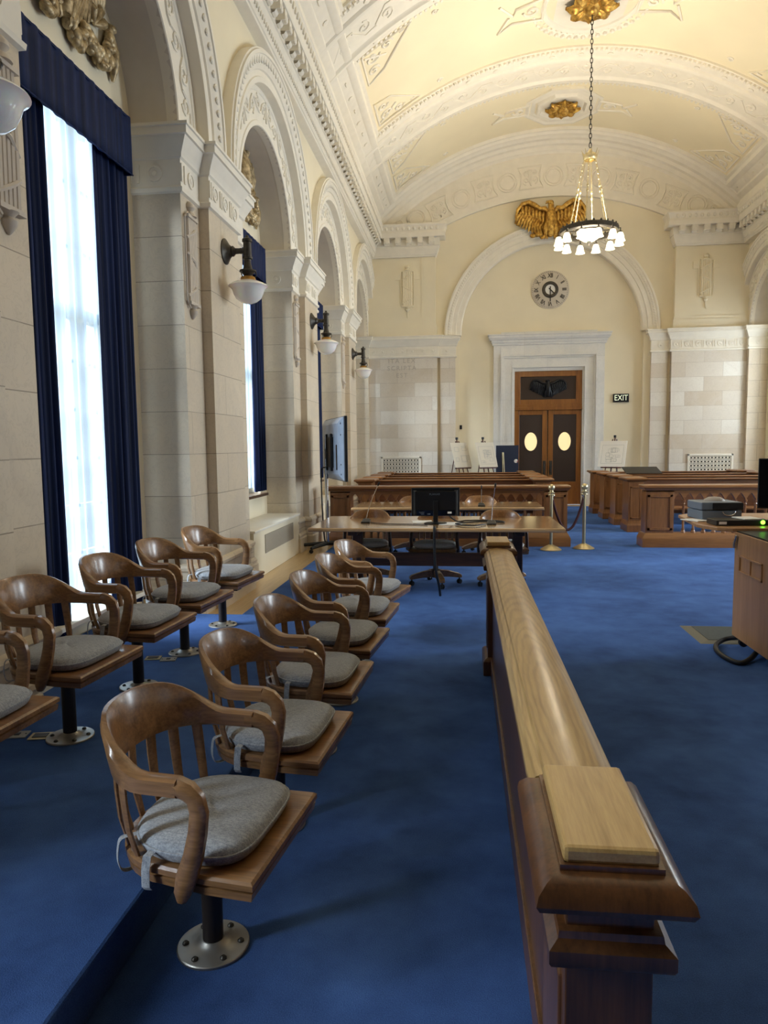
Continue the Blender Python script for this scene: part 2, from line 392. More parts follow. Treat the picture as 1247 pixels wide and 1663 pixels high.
def side_wall(right):
    nm = 'right' if right else 'left'
    def put(name, g, mat, **k):
        if right: g.mirror()
        return struct(name, g, mat, **k)
    pl = G(); so = G(); pier = G(); cap = G(); base = G(); ring = G(); orn = G()
    for k in range(-1, 4):
        c = BC(k); n = 28
        # spandrel wall above the arches, and the tympanum of the niche
        y0, y1 = c - 2.085, c + 2.085
        ys = [y0] + [c - 1.8*cos(pi*i/n) for i in range(n+1)] + [y1]
        lo = [ZS] + [ZS + 1.8*sin(pi*i/n) for i in range(n+1)] + [ZS]
        pl.loft([[(XW, y, l), (XW, y, 6.9), (XW-.45, y, 6.9)] for y, l in zip(ys, lo)], closed=False, cap=False)
        zs = .32 if k < 1 else .94
        yy = [c - 1.26*cos(pi*i/n) for i in range(n+1)]
        pl.loft([[(XN, y, 4.36), (XN, y, max(4.36, ZS + 1.26*sin(pi*i/n)))] for i, y in enumerate(yy)], closed=False, cap=False)
        for s in (-1, 1):
            a, b = sorted((c + s*1.26, c + s*.85))
            pl.add([(XN,a,0),(XN,b,0),(XN,b,4.36),(XN,a,4.36)], [(0,1,2,3)])
            pl.add([(XN,c+s*.85,zs),(XN-.32,c+s*.85,zs),(XN-.32,c+s*.85,4.36),(XN,c+s*.85,4.36)], [(0,1,2,3)])
        pl.add([(XN,c-.85,0),(XN,c+.85,0),(XN,c+.85,zs),(XN,c-.85,zs)], [(0,1,2,3)])
        pl.add([(XN,c-.85,4.36),(XN,c+.85,4.36),(XN-.32,c+.85,4.36),(XN-.32,c-.85,4.36)], [(0,1,2,3)])
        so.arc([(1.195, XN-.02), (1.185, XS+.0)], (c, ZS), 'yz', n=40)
        a1 = pi
        ring.arc([(r_, d_ - .10) for r_, d_ in [(1.185,-2.60),(1.185,-2.505),(1.195,-2.49),(1.245,-2.49),(1.255,-2.503),(1.575,-2.503),(1.585,-2.49),(1.635,-2.49),(1.64,-2.49),(1.64,-2.375),(1.655,-2.37),(1.70,-2.37),(1.71,-2.385),(1.77,-2.385),(1.78,-2.365),(1.80,-2.36),(1.82,-2.35),(1.93,-2.325),(1.935,-2.31),(1.975,-2.31),(1.98,-2.33),(2.0,-2.335),(2.0,-2.47)]], (c, ZS), 'yz', n=56)
        if k >= 0 and not (right and k < 2):
            fn = lambda r, d: (lambda u, v: (d - .10, c + (r+v)*cos(u), ZS + (r+v)*sin(u)))
            f1 = fn(1.44, -2.498)
            m = 16
            for i in range(m):
                u = radians(6) + (pi - radians(12))*(i+.5)/m; sg = 1 if i % 2 else -1; du = (pi - radians(12))/m
                relief(orn, f1, [[(u + x/1.44, y) for x, y in spiral((0, sg*.02), .095, sg, sg*pi/2)],
                                [(u - du*.5, -sg*.07), (u - du*.2, -sg*.085), (u + du*.2, -sg*.03), (u + du*.5, sg*.07)]], .014)
                if i % 4 == 0 and i: relief(orn, f1, [[(u - du*.5, -.13), (u - du*.5, .13)]], .018)
            m = 52
            for i in range(m):
                u = pi*(i+.5)/m; p = fn(1.875, -2.335)(u, 0)
                orn.ball(p, (.016, .036, .036), 7, 5)
                relief(orn, fn(1.875, -2.334), [[(u + pi/m, -.04), (u + pi/m, .045)]], .009, 4)
    for k in range(-1, 5):
        c = PC(k)
        if k == 4:
            pier.box(-3.1, XS, c-.90, YF+.1, -.02, 3.96)
            path = [(XN, c-.90), (XS, c-.90), (XS, YF)]
        else:
            pier.box(-3.1, XS, c-.90, c+.90, -.02, 3.96); pier.box(XS-.02, XF, c-.45, c+.45, -.02, 3.96)
            path = [(XN, c-.90), (XS, c-.90), (XS, c-.45), (XF, c-.45), (XF, c+.45), (XS, c+.45), (XS, c+.90), (XN, c+.90)]
        cap.mould(path, CAPPROF); frieze(cap, path, 1)
        base.mould(path, BASEPROF)
    put('wall_' + nm, pl, M['cream']); put('wall_%s_pier' % nm, pier, M['marble'])
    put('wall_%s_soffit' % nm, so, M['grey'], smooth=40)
    put('trim_%s_capital' % nm, cap, M['white'], smooth=25); put('baseboard_' + nm, base, M['marble'])
    ro = put('trim_%s_arch' % nm, ring, M['white'], smooth=25)
    if orn.v: put('trim_%s_scroll' % nm, orn, M['white'], smooth=60)
    # cornice
    cn = G(); cn.mould([(XK, -2.6), (XK, YF-.1)], [(-.14, 6.50)] + CORN)
    y = -2.4
    while y < 18.95:
        cn.box(XK+.11, XK+.24, y-.055, y+.055, 6.835, 6.966); cn.lathe([(.055, -.055), (.055, .055)], (XK+.135, y, 6.845), 10, 'y')
        cn.ball((XK+.24, y, 6.86), (.02, .05, .045), 8, 5)
        if y > 4:
            for q in (.03, .145): cn.ball((XK+.275, y+q, 7.18), (.03, .036, .05), 6, 5)
            for q in (0, .077, .154): cn.ball((XK+.07, y+q, 6.65), (.022, .024, .04), 6, 4)
        y += .23
    put('trim_%s_cornice' % nm, cn, M['white'], smooth=30)
side_wall(False); side_wall(True)

# windows: frame, muntins and glass in every niche
for right in (False, True):
    for k in range(-1, 4):
        c = BC(k); zs = .32 if k < 1 else .94; x = XN-.24
        g = G()
        for yy in (c-.83, c+.83): g.box(x-.05, x+.05, yy-.04, yy+.04, zs, 4.36)
        for zz in (zs+.04, 2.75, 4.32): g.box(x-.05, x+.05, c-.83, c+.83, zz-.045, zz+.045)
        g.box(x-.04, x+.04, c-.035, c+.035, zs, 4.36)
        for yy in (c-.42, c+.42): g.box(x-.015, x+.015, yy-.014, yy+.014, zs, 4.36)
        for i in range(1, 6):
            zz = zs + (2.75-zs)*i/6; g.box(x-.015, x+.015, c-.83, c+.83, zz-.014, zz+.014)
        for zz in (3.28, 3.8): g.box(x-.015, x+.015, c-.83, c+.83, zz-.014, zz+.014)
        gg = G().box(x-.004, x+.004, c-.8, c+.8, zs+.05, 4.3)
        sl = G().box(XN-.32, XN+(.16 if k < 1 else .12), c-.87, c+.87, zs-.04, zs)
        if right: g.mirror(); gg.mirror(); sl.mirror()
        w = struct('window_%d' % (k+2+(5 if right else 0)), g, M['white'])
        gg.obj('window_glass', M['glass'], w)
        sl.obj('window_sill', M['white'] if k < 1 else M['darkwood'], w, bevel=.006)

struct('wall_back', G().box(-3.1, 7.5, -2.8, -2.6, -.02, 9.4), M['darkwood'])

# ------------------------------------------------------------------ vaulted ceiling
ZV = 2.85; RV = 6.40; A0 = math.acos(4.4/RV)
def V(r, a, y): return (XC + r*cos(a), y, ZV + r*sin(a))
struct('ceiling', G().arc([(RV+.13, -2.7), (RV+.13, 19.0), (RV+.3, 19.0), (RV+.3, -2.7)], (XC, ZV), 'xz', A0-.06, pi-A0+.06, 64, closed=True), M['ceil'], smooth=30)
rb = G(); ro = G()
half = [(.70,.14),(.70,.09),(.685,.075),(.66,.075),(.64,.06),(.62,.04),(.60,.035),(.47,.035),(.46,.015),(.44,-.01),(.41,-.02),(.37,-.02),(.355,.0),(.34,.02),(.325,.03)]
for k in (0, 1, 2, 3):
    c = PC(k)
    prof = [(RV + o, c - y) for y, o in half] + [(RV + o, c + y) for y, o in half[::-1]]
    rb.arc(prof, (XC, ZV), 'xz', A0-.05, pi-A0+.05, 72)
    if k < 1: continue
    nd = 104
    for i in range(nd):
        a = A0 + (pi-2*A0)*(i+.5)/nd
        for s in (-1, 1):
            q = G().box(-.022, .022, -.03, .03, -.03, .03); rb.join(q, T(V(RV+.065, a, c + s*.655)) @ RY(pi/2 - a))
        if i % 6 == 3:
            for s in (-1, 1):
                q = G().lathe([(.055, 0), (.055, -.015), (.035, -.02), (0, -.022)], n=10); ro.join(q, T(V(RV+.034, a, c + s*.535)) @ RY(pi/2 - a))
    ns = 22
    for i in range(ns):
        a = A0 + .03 + (pi-2*A0-.06)*(i+.5)/ns; sg = 1 if i % 2 else -1; da = (pi-2*A0)/ns
        fn = lambda u, v: V(RV+.028, u, c + v)
        relief(ro, fn, [[(a + x/RV, y) for x, y in spiral((0, sg*.05), .13, sg, sg*pi/2)], [(a - da*.5, -sg*.15), (a, -sg*.17), (a + da*.5, sg*.12)]], .016)
# border along both springings
for s in (0, 1):
    def BP(a, r, y): return V(r, a if not s else pi - a, y)
    prof = [(A0-.05, RV+.05), (A0-.02, RV+.03), (A0-.005, RV-.01), (A0+.02, RV-.01), (A0+.025, RV+.02), (A0+.055, RV+.02), (A0+.06, RV-.0), (A0+.075, RV-.005), (A0+.085, RV+.06), (A0+.095, RV+.06), (A0+.1, RV+.14)]
    rb.loft([[BP(a, r, y) for a, r in prof] for y in (-2.6, 18.9)], closed=False, cap=False)
    for k in range(1, 5):
        for i in range(6):
            y = PC(k) - 4.17 + .9 + i*.48
            q = G().lathe([(.05, 0), (.05, -.015), (.03, -.02), (0, -.022)], n=8) if i % 2 else G().box(-.012, .012, -.06, .06, -.02, 0)
            a = A0+.04; ro.join(q, T(BP(a, RV+.02, y)) @ RY((pi/2 - a)*(1 if not s else -1)))
# moulding where the vault meets the door wall
rb.arc([(RV+.14, 18.62), (RV+.06, 18.64), (RV+.05, 18.68), (RV+.0, 18.72), (RV-.02, 18.80), (RV-.05, 18.84), (RV-.06, 18.95), (RV-.12, 19.0), (RV-.14, 19.08), (RV-.22, 19.13), (RV-.24, 19.17), (RV-.28, 19.2), (RV-.28, 19.27)], (XC, ZV), 'xz', A0-.06, pi-A0+.06, 72)
struct('trim_rib', rb, M['white'], smooth=30)
# coffer corner triangles and the wings beside the medallions
for k in (1, 2, 3):
    ya, yb = PC(k) + .72, (PC(k+1) - .72 if k < 3 else 18.6); ym = (ya+yb)/2
    for sx in (0, 1):
        for (ye, sy) in ((ya, 1), (yb, -1)):
            fn = lambda u, v: V(RV+.125, (A0+.1+u/RV) if not sx else (pi-A0-.1-u/RV), ye + sy*v)
            relief(ro, fn, [[(.06, .10), (.06, 1.0), (.42, .86), (1.02, .12), (.06, .10)], spiral((.25, .34), .15, 1), spiral((.22, .7), .12, -1), spiral((.55, .26), .12, -1), [(.1, .2), (.5, .5)], [(.8, .2), (.9, .2)]], .022)
            relief(ro, fn, [spiral((1.45, .25), .06, 1)], .018)
    for s in (-1, 1):
        a0 = pi/2 + s*(.82 if k != 3 else .78)/RV
        fn = lambda u, v: V(RV+.122, a0 + s*u/RV, ym + v)
        w = .32 if k != 3 else .22
        relief(ro, fn, [[(0, -w), (.5, -w*.55), (.55, 0), (.8, -w*1.2)], [(0, w), (.55, w*.7), (.8, w*1.3), (.62, .02)], spiral((.22, 0), .15, s), [(0, -w), (0, w)]], .028)
struct('trim_ceiling_scroll', ro, M['white'], smooth=60)
# plaster medallions
md = G(); ym2 = (PC(2)+.72+PC(3)-.72)/2; ym3 = (PC(3)+.72+18.6)/2
zt = ZV + RV + .13
md.lathe([(1.12, .02), (1.12, -.03), (1.05, -.06), (.98, -.04), (.97, -.03), (.90, -.03), (.88, -.07), (.80, -.06), (.78, -.03), (0, -.03)], (XC, ym2, zt), 48)
for i in range(48):
    a = 2*pi*i/48; md.ball((XC+1.03*cos(a), ym2+1.03*sin(a), zt-.055), (.05, .05, .04), 6, 4); md.ball((XC+.93*cos(a+.06), ym2+.93*sin(a+.06), zt-.035), (.035, .035, .03), 6, 4)
md.lathe([(.92, .02), (.92, -.06), (.86, -.07), (.80, -.04), (.70, -.05), (.66, -.02), (.62, -.09), (.55, -.09), (.5, -.03), (0, -.03)], (XC, ym3, zt), 8, a0=pi/8, a1=2*pi+pi/8)
struct('trim_medallion', md, M['white'], smooth=25)
def rosette(name, y, R, label):
    t = thing(name, label, 'ceiling rosette', (XC, y, zt-.03))
    g = G()
    for i in range(8):
        a = 2*pi*i/8
        P = lambda u, v: (lambda r, w, z: (r*cos(a) - w*sin(a), r*sin(a) + w*cos(a), z))(R*(.16 + .84*u), R*.38*sin(pi*min(1, .12+u*.86))*(v-.5)*2, -.02 - .13*R*2*sin(pi*u*.9)*(1 - .55*abs(v-.5)*2) - .03*abs(cos(2*pi*(v))))
        g.grid(P, 7, 8)
    g.obj('petals', M['gold'], t, smooth=60, solid=.02)
    G().lathe([(.0, -.22), (.06, -.21), (.11, -.17), (.16, -.1), (.24, -.06), (.26, 0)], n=16).obj('boss', M['gold'], t, smooth=50)
    return t
rosette('ceiling_rosette', ym2, .46, 'gilded petal rosette on the round plaster medallion above the chandelier chain')
rosette('ceiling_rosette', ym3, .40, 'gilded petal rosette in the eight-sided plaster medallion nearer the door wall')

# ------------------------------------------------------------------ the door wall
XA = 2.16
w = G(); n = 36
w.box(-2.7, XA-2.36, 19.28, 19.5, 0, ZS); w.box(XA+2.36, 7.1, 19.28, 19.5, 0, ZS)
xs = [-2.7] + [XA - 2.36*cos(pi*i/n) for i in range(n+1)] + [7.1]
lo = [ZS] + [ZS + 2.36*sin(pi*i/n) for i in range(n+1)] + [ZS]
w.loft([[(x, 19.28, l), (x, 19.28, 9.35)] for x, l in zip(xs, lo)], closed=False, cap=False)
w.box(XA-2.5, 1.2, 19.40, 19.6, 0, ZS+2.4); w.box(3.06, XA+2.5, 19.40, 19.6, 0, ZS+2.4); w.box(1.2, 3.06, 19.40, 19.6, 3.58, ZS+2.4)
for s in (0, 1):      # upper corner pilasters
    g = G().box(-2.62, -.82, 19.10, 19.3, 4.48, 7.3); g.box(-2.62, -.78, 19.07, 19.3, 4.48, 4.72); g.box(-2.62, -.80, 19.085, 19.3, 4.72, 4.80)
    g.box(-1.18, -.812, 19.085, 19.2, 4.8, 6.6)
    if s: g.mirror()
    w.join(g)
struct('wall_front', w, M['cream'])
# flat band with roundels under the vault
bd = G(); xs = [-2.3 + 9.0*i/80 for i in range(81)]
def blo(x): return max(7.22, 1.35 + sqrt(6.58**2 - (x-XC)**2))
def bhi(x): return ZV + sqrt((RV-.2)**2 - (x-XC)**2)
bd.loft([[(x, 19.28, blo(x)), (x, 19.20, blo(x)), (x, 19.20, max(bhi(x), blo(x)+.02)), (x, 19.28, max(bhi(x), blo(x)+.02))] for x in xs])
mid = lambda x: (blo(x) + ZV + sqrt(6.12**2 - (x-XC)**2))/2 - .02
for i in range(-3, 4):
    x = XC + i*1.17; z = mid(x); a = -(i*1.17)/7.4
    R = lambda u, v: (x + u*cos(a) - v*sin(a), 19.195, z + u*sin(a) + v*cos(a))
    relief(bd, R, [[(.24*cos(2*pi*q/20), .24*sin(2*pi*q/20)) for q in range(21)], [(.18*cos(2*pi*q/20), .18*sin(2*pi*q/20)) for q in range(21)]], .022)
for i in range(-3, 3):
    x = XC + (i+.5)*1.17; z = mid(x); a = -((i+.5)*1.17)/7.4
    R = lambda u, v: (x + u*cos(a) - v*sin(a), 19.195, z + u*sin(a) + v*cos(a))
    bx = [(-.30, -.27), (.30, -.27), (.24, -.1), (.24, .1), (.30, .27), (-.30, .27), (-.24, .1), (-.24, -.1), (-.30, -.27)]
    relief(bd, R, [bx] + panel_scroll(.5, .5), .022)
for s in (-1, 1):
    x = XC + s*3.98; z = 7.3
    R = lambda u, v: (x + s*u, 19.195, z + v)
    relief(bd, R, [[(-.35, .02), (.42, .02), (.05, .24), (-.2, .36), (-.22, .2), (-.35, .02)], spiral((-.05, .13), .09), spiral((.13, .1), .06, -1)], .022)
struct('trim_front_band', bd, M['white'], smooth=40)
# arch, entablature, ledges
ar = G().arc([(2.30, 19.42), (2.30, 19.24), (2.33, 19.225), (2.44, 19.225), (2.45, 19.21), (2.56, 19.21), (2.57, 19.195), (2.68, 19.185), (2.70, 19.17), (2.74, 19.17), (2.75, 19.19), (2.75, 19.3)], (XA, ZS), 'xz', n=72)
for i in range(120):
    a = pi*(i+.5)/120; ar.ball((XA+2.63*cos(a), 19.18, ZS+2.63*sin(a)), (.024, .016, .024), 6, 4)
struct('trim_front_arch', ar, M['white'], smooth=25)
en = G(); pn = G(); bs = G(); lg = G()
for s in (0, 1):
    q = G(); path = [(-2.62, 19.12), (-.76, 19.12), (-.76, 19.2), (-.30, 19.2), (-.30, 19.42)]
    q.mould(path, CAPPROF); frieze(q, path, 1, .26)
    p = G().box(-2.65, -.78, 19.12, 19.3, -.02, 3.96); p.box(-.70, -.30, 19.2, 19.45, -.02, 3.96)
    b = G().mould([(-2.62, 19.12), (-.78, 19.12), (-.78, 19.2), (-.30, 19.2), (-.30, 19.40)], BASEPROF)
    l = G().mould([(XW, 19.08), (-.82, 19.08), (-.82, 19.3)], CORN[:-3] + [(.29, 7.30), (-.25, 7.305)])
    for i in range(5):
        x = -2.06 + i*.29; l.box(x-.07, x+.07, 18.84, 18.97, 6.835, 6.966); l.lathe([(.055, -.07), (.055, .07)], (x, 18.945, 6.845), 10, 'x'); l.ball((x, 18.85, 6.86), (.06, .02, .045), 8, 5)
        for e in (0, .145): l.ball((x+e, 18.81, 7.18), (.04, .03, .05), 6, 5)
    for g in (q, p, b, l):
        if s: g.mirror()
    en.join(q); pn.join(p); bs.join(b); lg.join(l)
struct('trim_front_entablature', en, M['white'], smooth=25); struct('wall_front_panel', pn, M['marblefar'])
struct('baseboard_front', bs, M['marblefar']); struct('trim_front_ledge', lg, M['white'], smooth=30)
# incised Latin line on the left panel
ins = G()
for i, tx in enumerate(('ITA LEX', 'SCRIPTA', 'EST')):
    ins.join(text_geo(tx, .165, .003, space=1.3), T(-1.72, 19.119, 3.86-.19*i) @ RX(pi/2))
struct('trim_inscription', ins, plain('incised_letters', 'b7ad9e', .7))
# marble door surround
dc = G()
XD = 2.135
def frame(xo, xi, zo, zi, y):
    d = XD
    dc.box(d-xo, d-xi, y, 19.46, -.02, zo); dc.box(d+xi, d+xo, y, 19.46, -.02, zo); dc.box(d-xi, d+xi, y, 19.46, zi, zo)
frame(1.43, 1.25, 4.27, 3.98, 19.32); frame(1.25, 1.20, 3.98, 3.93, 19.26); frame(1.20, 1.15, 3.93, 3.88, 19.29); frame(1.15, .95, 3.88, 3.68, 19.32); frame(.95, .92, 3.68, 3.63, 19.30); frame(.92, .875, 3.63, 3.545, 19.36)
cn = G().mould([(.69, 19.42), (.69, 19.3), (3.58, 19.3), (3.58, 19.42)], [(-.02,4.22),(.02,4.23),(.02,4.27),(.04,4.28),(.05,4.31),(.05,4.345),(.09,4.36),(.11,4.40),(.12,4.405),(.12,4.46),(.14,4.47),(.14,4.5),(-.2,4.5)], side=1)
dc.join(cn); dc.box(.9, 3.37, 19.34, 19.42, 4.49, 4.57)
struct('trim_door_surround', dc, M['marblewhite'], bevel=.004)
dr = bpy.data.objects.new('door_1', None); COL.objects.link(dr); dr['kind'] = 'structure'; dr.location = (XD, 19.42, 0)
def drpart(name, g, mat, par=dr, **k): return g.obj(name, mat, par, **k)
tf = G()
tf.box(-.88, -.72, -.02, .05, 2.60, 3.56); tf.box(.72, .88, -.02, .05, 2.60, 3.56); tf.box(-.72, .72, -.02, .05, 3.40, 3.56); tf.box(-.72, .72, -.02, .05, 2.60, 2.80)
tf.box(-.88, .88, -.06, .05, 2.52, 2.60); tf.box(-.88, .88, -.045, .05, 2.60, 2.68)
drpart('transom', tf, M['door'], bevel=.006)
drpart('transom_panel', G().box(-.72, .72, .01, .04, 2.80, 3.40), plain('bronze_panel', '3a2c22', .5, .3))
# bronze eagle of the transom
def eagle_relief(g, W, H, dep):        # spread eagle, W wide and H high, standing dep proud of y = 0
    O = [(.08,.22),(.16,.34),(.30,.33),(.45,.46),(.62,.56),(.80,.53),(.94,.36),(1.0,.10),(.97,-.08),(.88,-.12),(.80,-.06),(.72,-.16),(.64,-.13),(.58,-.28),(.50,-.27),(.44,-.42),(.34,-.42),(.26,-.55),(.14,-.50),(.07,-.2)]
    for s in (-1, 1):
        cxm, czm = .5, .08
        def ring(k, d): return [(s*W*.5*(cxm+(x-cxm)*k), -d, H*.95*(czm+(z-czm)*k)) for x, z in O]
        g.loft([ring(1, 0), ring(1, dep*.35), ring(.93, dep*.6), ring(.6, dep*.75), ring(.2, dep*.8)])
        def q(x, z, d): return (s*W*.5*x, -dep*d, H*.95*z)
        for i in range(10):      # flight feathers, then coverts
            t = i/9
            g.tube([q(.78-.60*t, .34-.34*t, .75), q(.93-.62*t, .12-.36*t, .9), q(1.0-.80*t+.06*sin(pi*t), -.06-.46*t, .45)], [W*.020, W*.026, W*.012], 6)
        for i in range(7):
            t = i/6; g.tube([q(.80-.60*t, .48-.24*t, .8), q(.80-.58*t, .30-.22*t, 1.0), q(.78-.58*t, .16-.22*t, .8)], [W*.018, W*.026, W*.012], 6)
        g.tube([q(.08,.22,.8), q(.18,.34,1.05), q(.31,.33,1.05), q(.46,.46,1.0), q(.62,.55,1.0), q(.80,.51,.95), q(.93,.34,.85), q(.98,.1,.7)], [W*.03, W*.036, W*.032, W*.034, W*.034, W*.03, W*.026, W*.016], 8)
        g.tube([q(.09,-.10,1.0), q(.15,-.34,1.15), q(.13,-.50,1.0)], [W*.045, W*.04, W*.02], 8)
        for e in (-.04, .02, .08): g.tube([q(.13+e*.5,-.48,1.0), q(.14+e,-.58,1.1), q(.15+e*1.4,-.60,.9)], [W*.014, W*.013, W*.006], 5)
    g.tube([(0, -dep*.9, -H*.50), (0, -dep*1.1, -H*.28), (0, -dep*1.3, -H*.02), (0, -dep*1.25, H*.16), (0, -dep*1.1, H*.30), (0, -dep*1.1, H*.42)], [W*.04, W*.062, W*.082, W*.070, W*.042, W*.040], 10)
    g.ball((-W*.006, -dep*1.2, H*.47), (W*.045, W*.045, H*.075), 10, 7)
    g.tube([(-W*.02, -dep*1.25, H*.49), (-W*.062, -dep*1.3, H*.485), (-W*.078, -dep*1.25, H*.43)], [W*.024, W*.019, W*.006], 6)
te = G(); eagle_relief(te, .95, .42, .04)
drpart('transom_eagle', te.join(G()), M['blackm'], smooth=60).location = (0, .01, 3.09)
for s in (-1, 1):
    lf = G(); x0, x1 = (s*.012, s*.872); a, b = min(x0, x1), max(x0, x1)
    lf.box(a, a+.13, -.01, .04, .01, 2.52); lf.box(b-.13, b, -.01, .04, .01, 2.52); lf.box(a+.13, b-.13, -.01, .04, 2.40, 2.52); lf.box(a+.13, b-.13, -.01, .04, .01, .62)
    L = drpart('door_leaf', lf, M['door'], bevel=.005)
    cx = s*.44
    G().box(a+.13, b-.13, .012, .032, .62, 2.40).obj('leather_panel', M['leather'], L)
    ov = G().lathe([(0, 0), (1, 0), (1.0, .006), (0, .006)], n=28, axis='y'); ov.v = [(cx+p[0]*.165, .006-p[1], 1.69+p[2]*.245) for p in ov.v]
    ov.obj('oval_pane', M['oval'], L)
    rg = G().tube([(cx+.17*cos(2*pi*i/32), .008, 1.69+.25*sin(2*pi*i/32)) for i in range(32)], .012, 6, loop=True); rg.obj('pane_rim', M['leather'], L, smooth=60)
    hd = G(); xx = s*.085; hd.box(xx-.04, xx+.04, -.018, -.008, .80, 1.18); hd.tube([(xx, -.015, .86), (xx, -.06, .88), (xx, -.07, .99), (xx, -.06, 1.10), (xx, -.015, 1.12)], .012, 7)
    hd.obj('door_handle', M['bronze'], L, bevel=.01)
struct('wall_front_lobby', G().box(1.0, 3.3, 19.62, 19.66, 0, 3.6), M['cream'])
# ------------------------------------------------------------------ jury chairs
def bow_path(high=0.0):
    P = []
    for x in (.05, .01, -.03): P.append((x, .255, 0.0))
    for i in range(25):
        f = pi/2 + pi*i/24; wv = max(0, -cos(f)); wv = wv*wv*(3-2*wv)
        P.append((-.06 + .21*cos(f), .255*sin(f), wv))
    for x in (-.03, .01, .05): P.append((x, -.255, 0.0))
    return P
def chair_back(z_arm, z_crest, z_low):
    g = G(); rings = []; P = bow_path()
    for i, (x, y, wv) in enumerate(P):
        a = P[max(i-1, 0)]; b = P[min(i+1, len(P)-1)]
        t = Vector((b[0]-a[0], b[1]-a[1], 0)).normalized(); nrm = Vector((t.y, -t.x, 0))
        if nrm.dot(Vector((x+.06, y, 0))) < 0: nrm = -nrm
        zt = z_arm + (z_crest - z_arm)*wv; zb = z_low + .012*wv
        hw = .026*(1-wv) + .013*wv; lean = .035*wv
        def pt(o, u):          # u 0 bottom .. 1 top
            return (x + nrm.x*(o*hw + lean*(u-.3)), y + nrm.y*(o*hw + lean*(u-.3)), zb + (zt-zb)*u)
        rings.append([pt(-.55,0), pt(.55,0), pt(1,.12), pt(1.05,.5), pt(1,.88), pt(.5,1), pt(-.5,1), pt(-1,.88), pt(-.95,.5), pt(-1,.12)])
    g.loft(rings); return g
def chair_arm(s, z_arm, zb):
    g = G(); h = z_arm - .0275
    pts = [(.0,.255,h),(.03,.256,h),(.058,.258,h-.008),(.080,.26,h-.028),(.090,.262,h-.065),(.086,.266,h-.12),(.072,.270,h-.19),(.050,.273,h-.255),(.036,.274,zb+.02),(.034,.274,zb)]
    pts = [(x + .022, s*y, z) for x, y, z in pts]
    wd = [.0275,.0275,.027,.027,.026,.026,.028,.030,.024,.014]; n = len(pts)
    def sec(i):
        t = (Vector(pts[min(i+1, n-1)]) - Vector(pts[max(i-1, 0)])).normalized(); b = Vector((0, 1, 0)); a = t.cross(b)
        return a, wd[i], b, (.026 if i < 3 else .019 if i < 8 else .014)
    return g.rib(pts, sec)
def seat_outline(k=0):
    P = [(.268-k, .27-k), (.12, .268-k), (-.02, .252-k)]
    P += [(-.02 + (.23-k)*cos(pi/2 + pi*i/18), (.25-k)*sin(pi/2 + pi*i/18)) for i in range(1, 18)]
    P += [(-.02, -.25+k), (.12, -.268+k), (.268-k, -.27+k)]
    P += [(.268-k, -.2), (.268-k, 0), (.268-k, .2)]
    return P
def seat_geo(z):
    g = G()
    R = lambda k, h: [(x, y, z+h) for x, y in seat_outline(k)]
    rings = [R(.02, -.062), R(.008, -.058), R(.004, -.034), R(.012, -.031), R(.012, -.028), R(.0, -.024), R(.0, -.008), R(.008, -.001), R(.03, .0)]
    rings += [[(x*.8+.01, y*.8, z-.004) for x, y in seat_outline(.03)], [(x*.5, y*.5, z-.012) for x, y in seat_outline(.03)], [(x*.05, y*.05, z-.014) for x, y in seat_outline(.03)]]
    return g.loft(rings)
def cushion_geo(z, th=.055):
    def ol(sc, dz):
        P = []
        for i in range(40):
            a = 2*pi*i/40; c, s_ = cos(a), sin(a); n = 4.2 if c > 0 else 2.5
            ax = .212 if c > 0 else .195; by = .236
            P.append((( .005 + sc*ax*math.copysign(abs(c)**(2/n), c)), sc*by*math.copysign(abs(s_)**(2/n), s_)*(1 - .10*max(0, -c)), z+dz + .004*sin(3*a)*(1-sc)))
        return P
    return G().loft([ol(.90, .0), ol(.97, .006), ol(1.0, th*.35), ol(1.012, th*.5), ol(.998, th*.62), ol(.97, th*.82), ol(.90, th*.97), ol(.75, th*1.10), ol(.5, th*1.16), ol(.2, th*1.18), ol(.02, th*1.18)])
def cushion_piping(z, th=.055):
    P = []
    for i in range(40):
        a = 2*pi*i/40; c, s_ = cos(a), sin(a); n = 4.2 if c > 0 else 2.5
        P.append((.005 + 1.012*(.212 if c > 0 else .195)*math.copysign(abs(c)**(2/n), c), 1.012*.236*math.copysign(abs(s_)**(2/n), s_)*(1-.10*max(0, -c)), z+th*.56))
    return G().tube(P, .0045, 6, loop=True)
def back_slats(par, zs, zt, n=7, mat=None):
    for i in range(n):
        f = radians(118 + (242-118)*i/(n-1))
        b = Vector((-.02 + .215*cos(f), .235*sin(f), zs)); t = Vector((-.06 + .207*cos(f), .25*sin(f), zt))
        out = Vector((cos(f), sin(f), 0)); side = Vector((-sin(f), cos(f), 0))
        pts = [b, b.lerp(t, .35) + out*.012, b.lerp(t, .7) + out*.008, t]
        g = G().rib(pts, lambda q: (side, [.012, .015, .017, .018][q], out, .007))
        g.obj('slat', mat or M['chair'], par, smooth=50)
